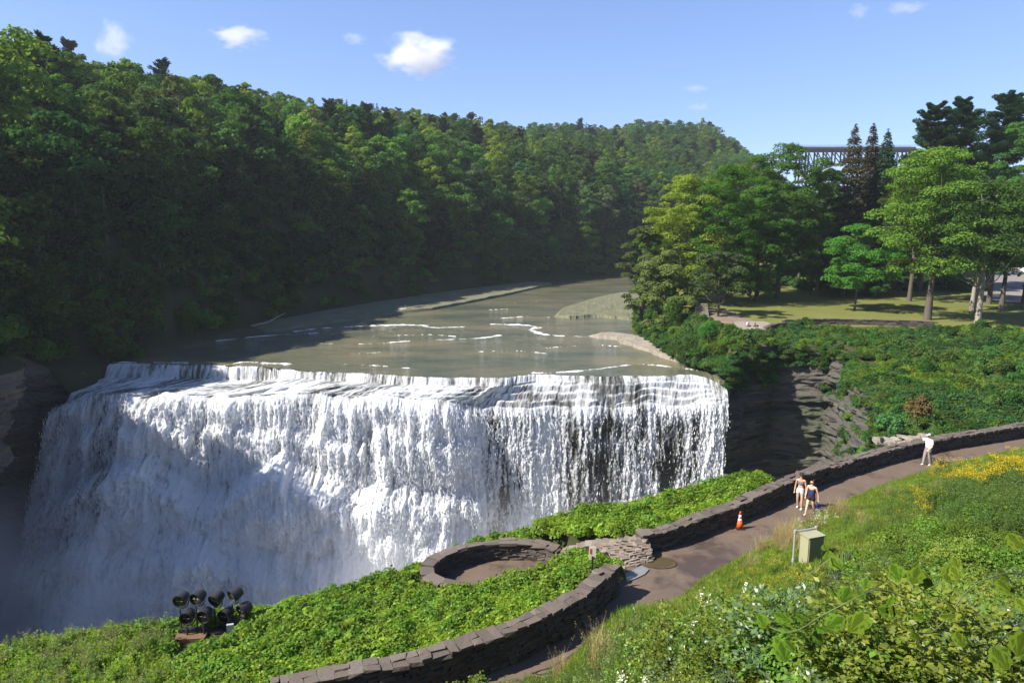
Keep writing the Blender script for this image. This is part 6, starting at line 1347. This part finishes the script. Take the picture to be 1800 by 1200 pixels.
for k, (px, py, wx, wz, dn, sd, lb) in enumerate([(738, 97, 92, 50, .022, 3.1, 'largest white puffy cloud above the wooded ridge'), (420, 66, 66, 28, .014, 9.4, 'flat white cloud high above the left hill'), (200, 74, 44, 50, .011, 5.2, 'ragged upright wisp of cloud at the left'),
                                                (622, 68, 30, 16, .008, 7.7, 'tiny faint cloud between the two white clouds'), (1510, 20, 26, 20, .007, 2.3, 'faint cloud tuft near the top right'), (1592, 14, 50, 16, .005, 8.8, 'thin cloud streak touching the top edge'), (1222, 156, 34, 10, .005, 6.6, 'upper faint cloud streak over the valley'), (1228, 188, 30, 10, .005, 1.2, 'lower faint cloud streak over the valley')]):
    c = PY(px, py, YC_); q = 2600 / 1200; puff('cloud', lb, 'cloud', c, (wx * q * .86, wx * q * .5, wz * q * .86), cloud_mat('cloud_vapour', dn, 1.7 if k < 3 else 2.2, sd))
m, nt, out = new_mat('mist'); tc = nt.nodes.new('ShaderNodeTexCoord'); sp_ = nt.nodes.new('ShaderNodeSeparateXYZ'); lk(nt, tc.outputs['Object'], sp_.inputs[0])
nz = noise(nt, .10, 4, .6, world_pos(nt, (1, 1, .6))); fz = nd(nt, 'ShaderNodeMapRange', interpolation_type='SMOOTHSTEP', n1=1.0, n2=-1.0, n3=0, n4=1); lk(nt, sp_.outputs['Z'], fz.inputs[0]); fx_ = nd(nt, 'ShaderNodeMapRange', n1=1.0, n2=-.6, n3=.12, n4=1); lk(nt, sp_.outputs['X'], fx_.inputs[0])
nn_ = nd(nt, 'ShaderNodeMapRange', n1=.38, n2=.7, n3=0, n4=.30); lk(nt, nz, nn_.inputs[0]); m1 = nd(nt, 'ShaderNodeMath', operation='MULTIPLY'); lk(nt, fz.outputs[0], m1.inputs[0]); lk(nt, nn_.outputs[0], m1.inputs[1]); m2 = nd(nt, 'ShaderNodeMath', operation='MULTIPLY'); lk(nt, m1.outputs[0], m2.inputs[0]); lk(nt, fx_.outputs[0], m2.inputs[1])
pv = nt.nodes.new('ShaderNodeVolumePrincipled'); pv.inputs['Color'].default_value = (.96, .97, 1, 1); lk(nt, m2.outputs[0], pv.inputs['Density']); lk(nt, pv.outputs[0], out.inputs['Volume'])
me = bpy.data.meshes.new('mist'); bm = bmesh.new(); bmesh.ops.create_cube(bm, size=2); bm.to_mesh(me); bm.free(); me.materials.append(m); o = obj('mist', me, None, (-18, 75.5, -22)); o.scale = (52, 8.5, 12); tag(o, 'pale mist drifting up from the foot of the falls', None, None, 'stuff')
m, nt, out = new_mat('haze_air'); pv = nt.nodes.new('ShaderNodeVolumePrincipled'); pv.inputs['Color'].default_value = (.86, .92, 1, 1); pv.inputs['Density'].default_value = .00014; pv.inputs['Anisotropy'].default_value = .2; lk(nt, pv.outputs[0], out.inputs['Volume'])
me = bpy.data.meshes.new('haze'); bm = bmesh.new(); bmesh.ops.create_cube(bm, size=2); bm.to_mesh(me); bm.free(); me.materials.append(m); o = obj('haze', me, None, (0, 300, 60)); o.scale = (1600, 1600, 97); tag(o, 'thin blue haze filling the valley air', None, None, 'stuff')
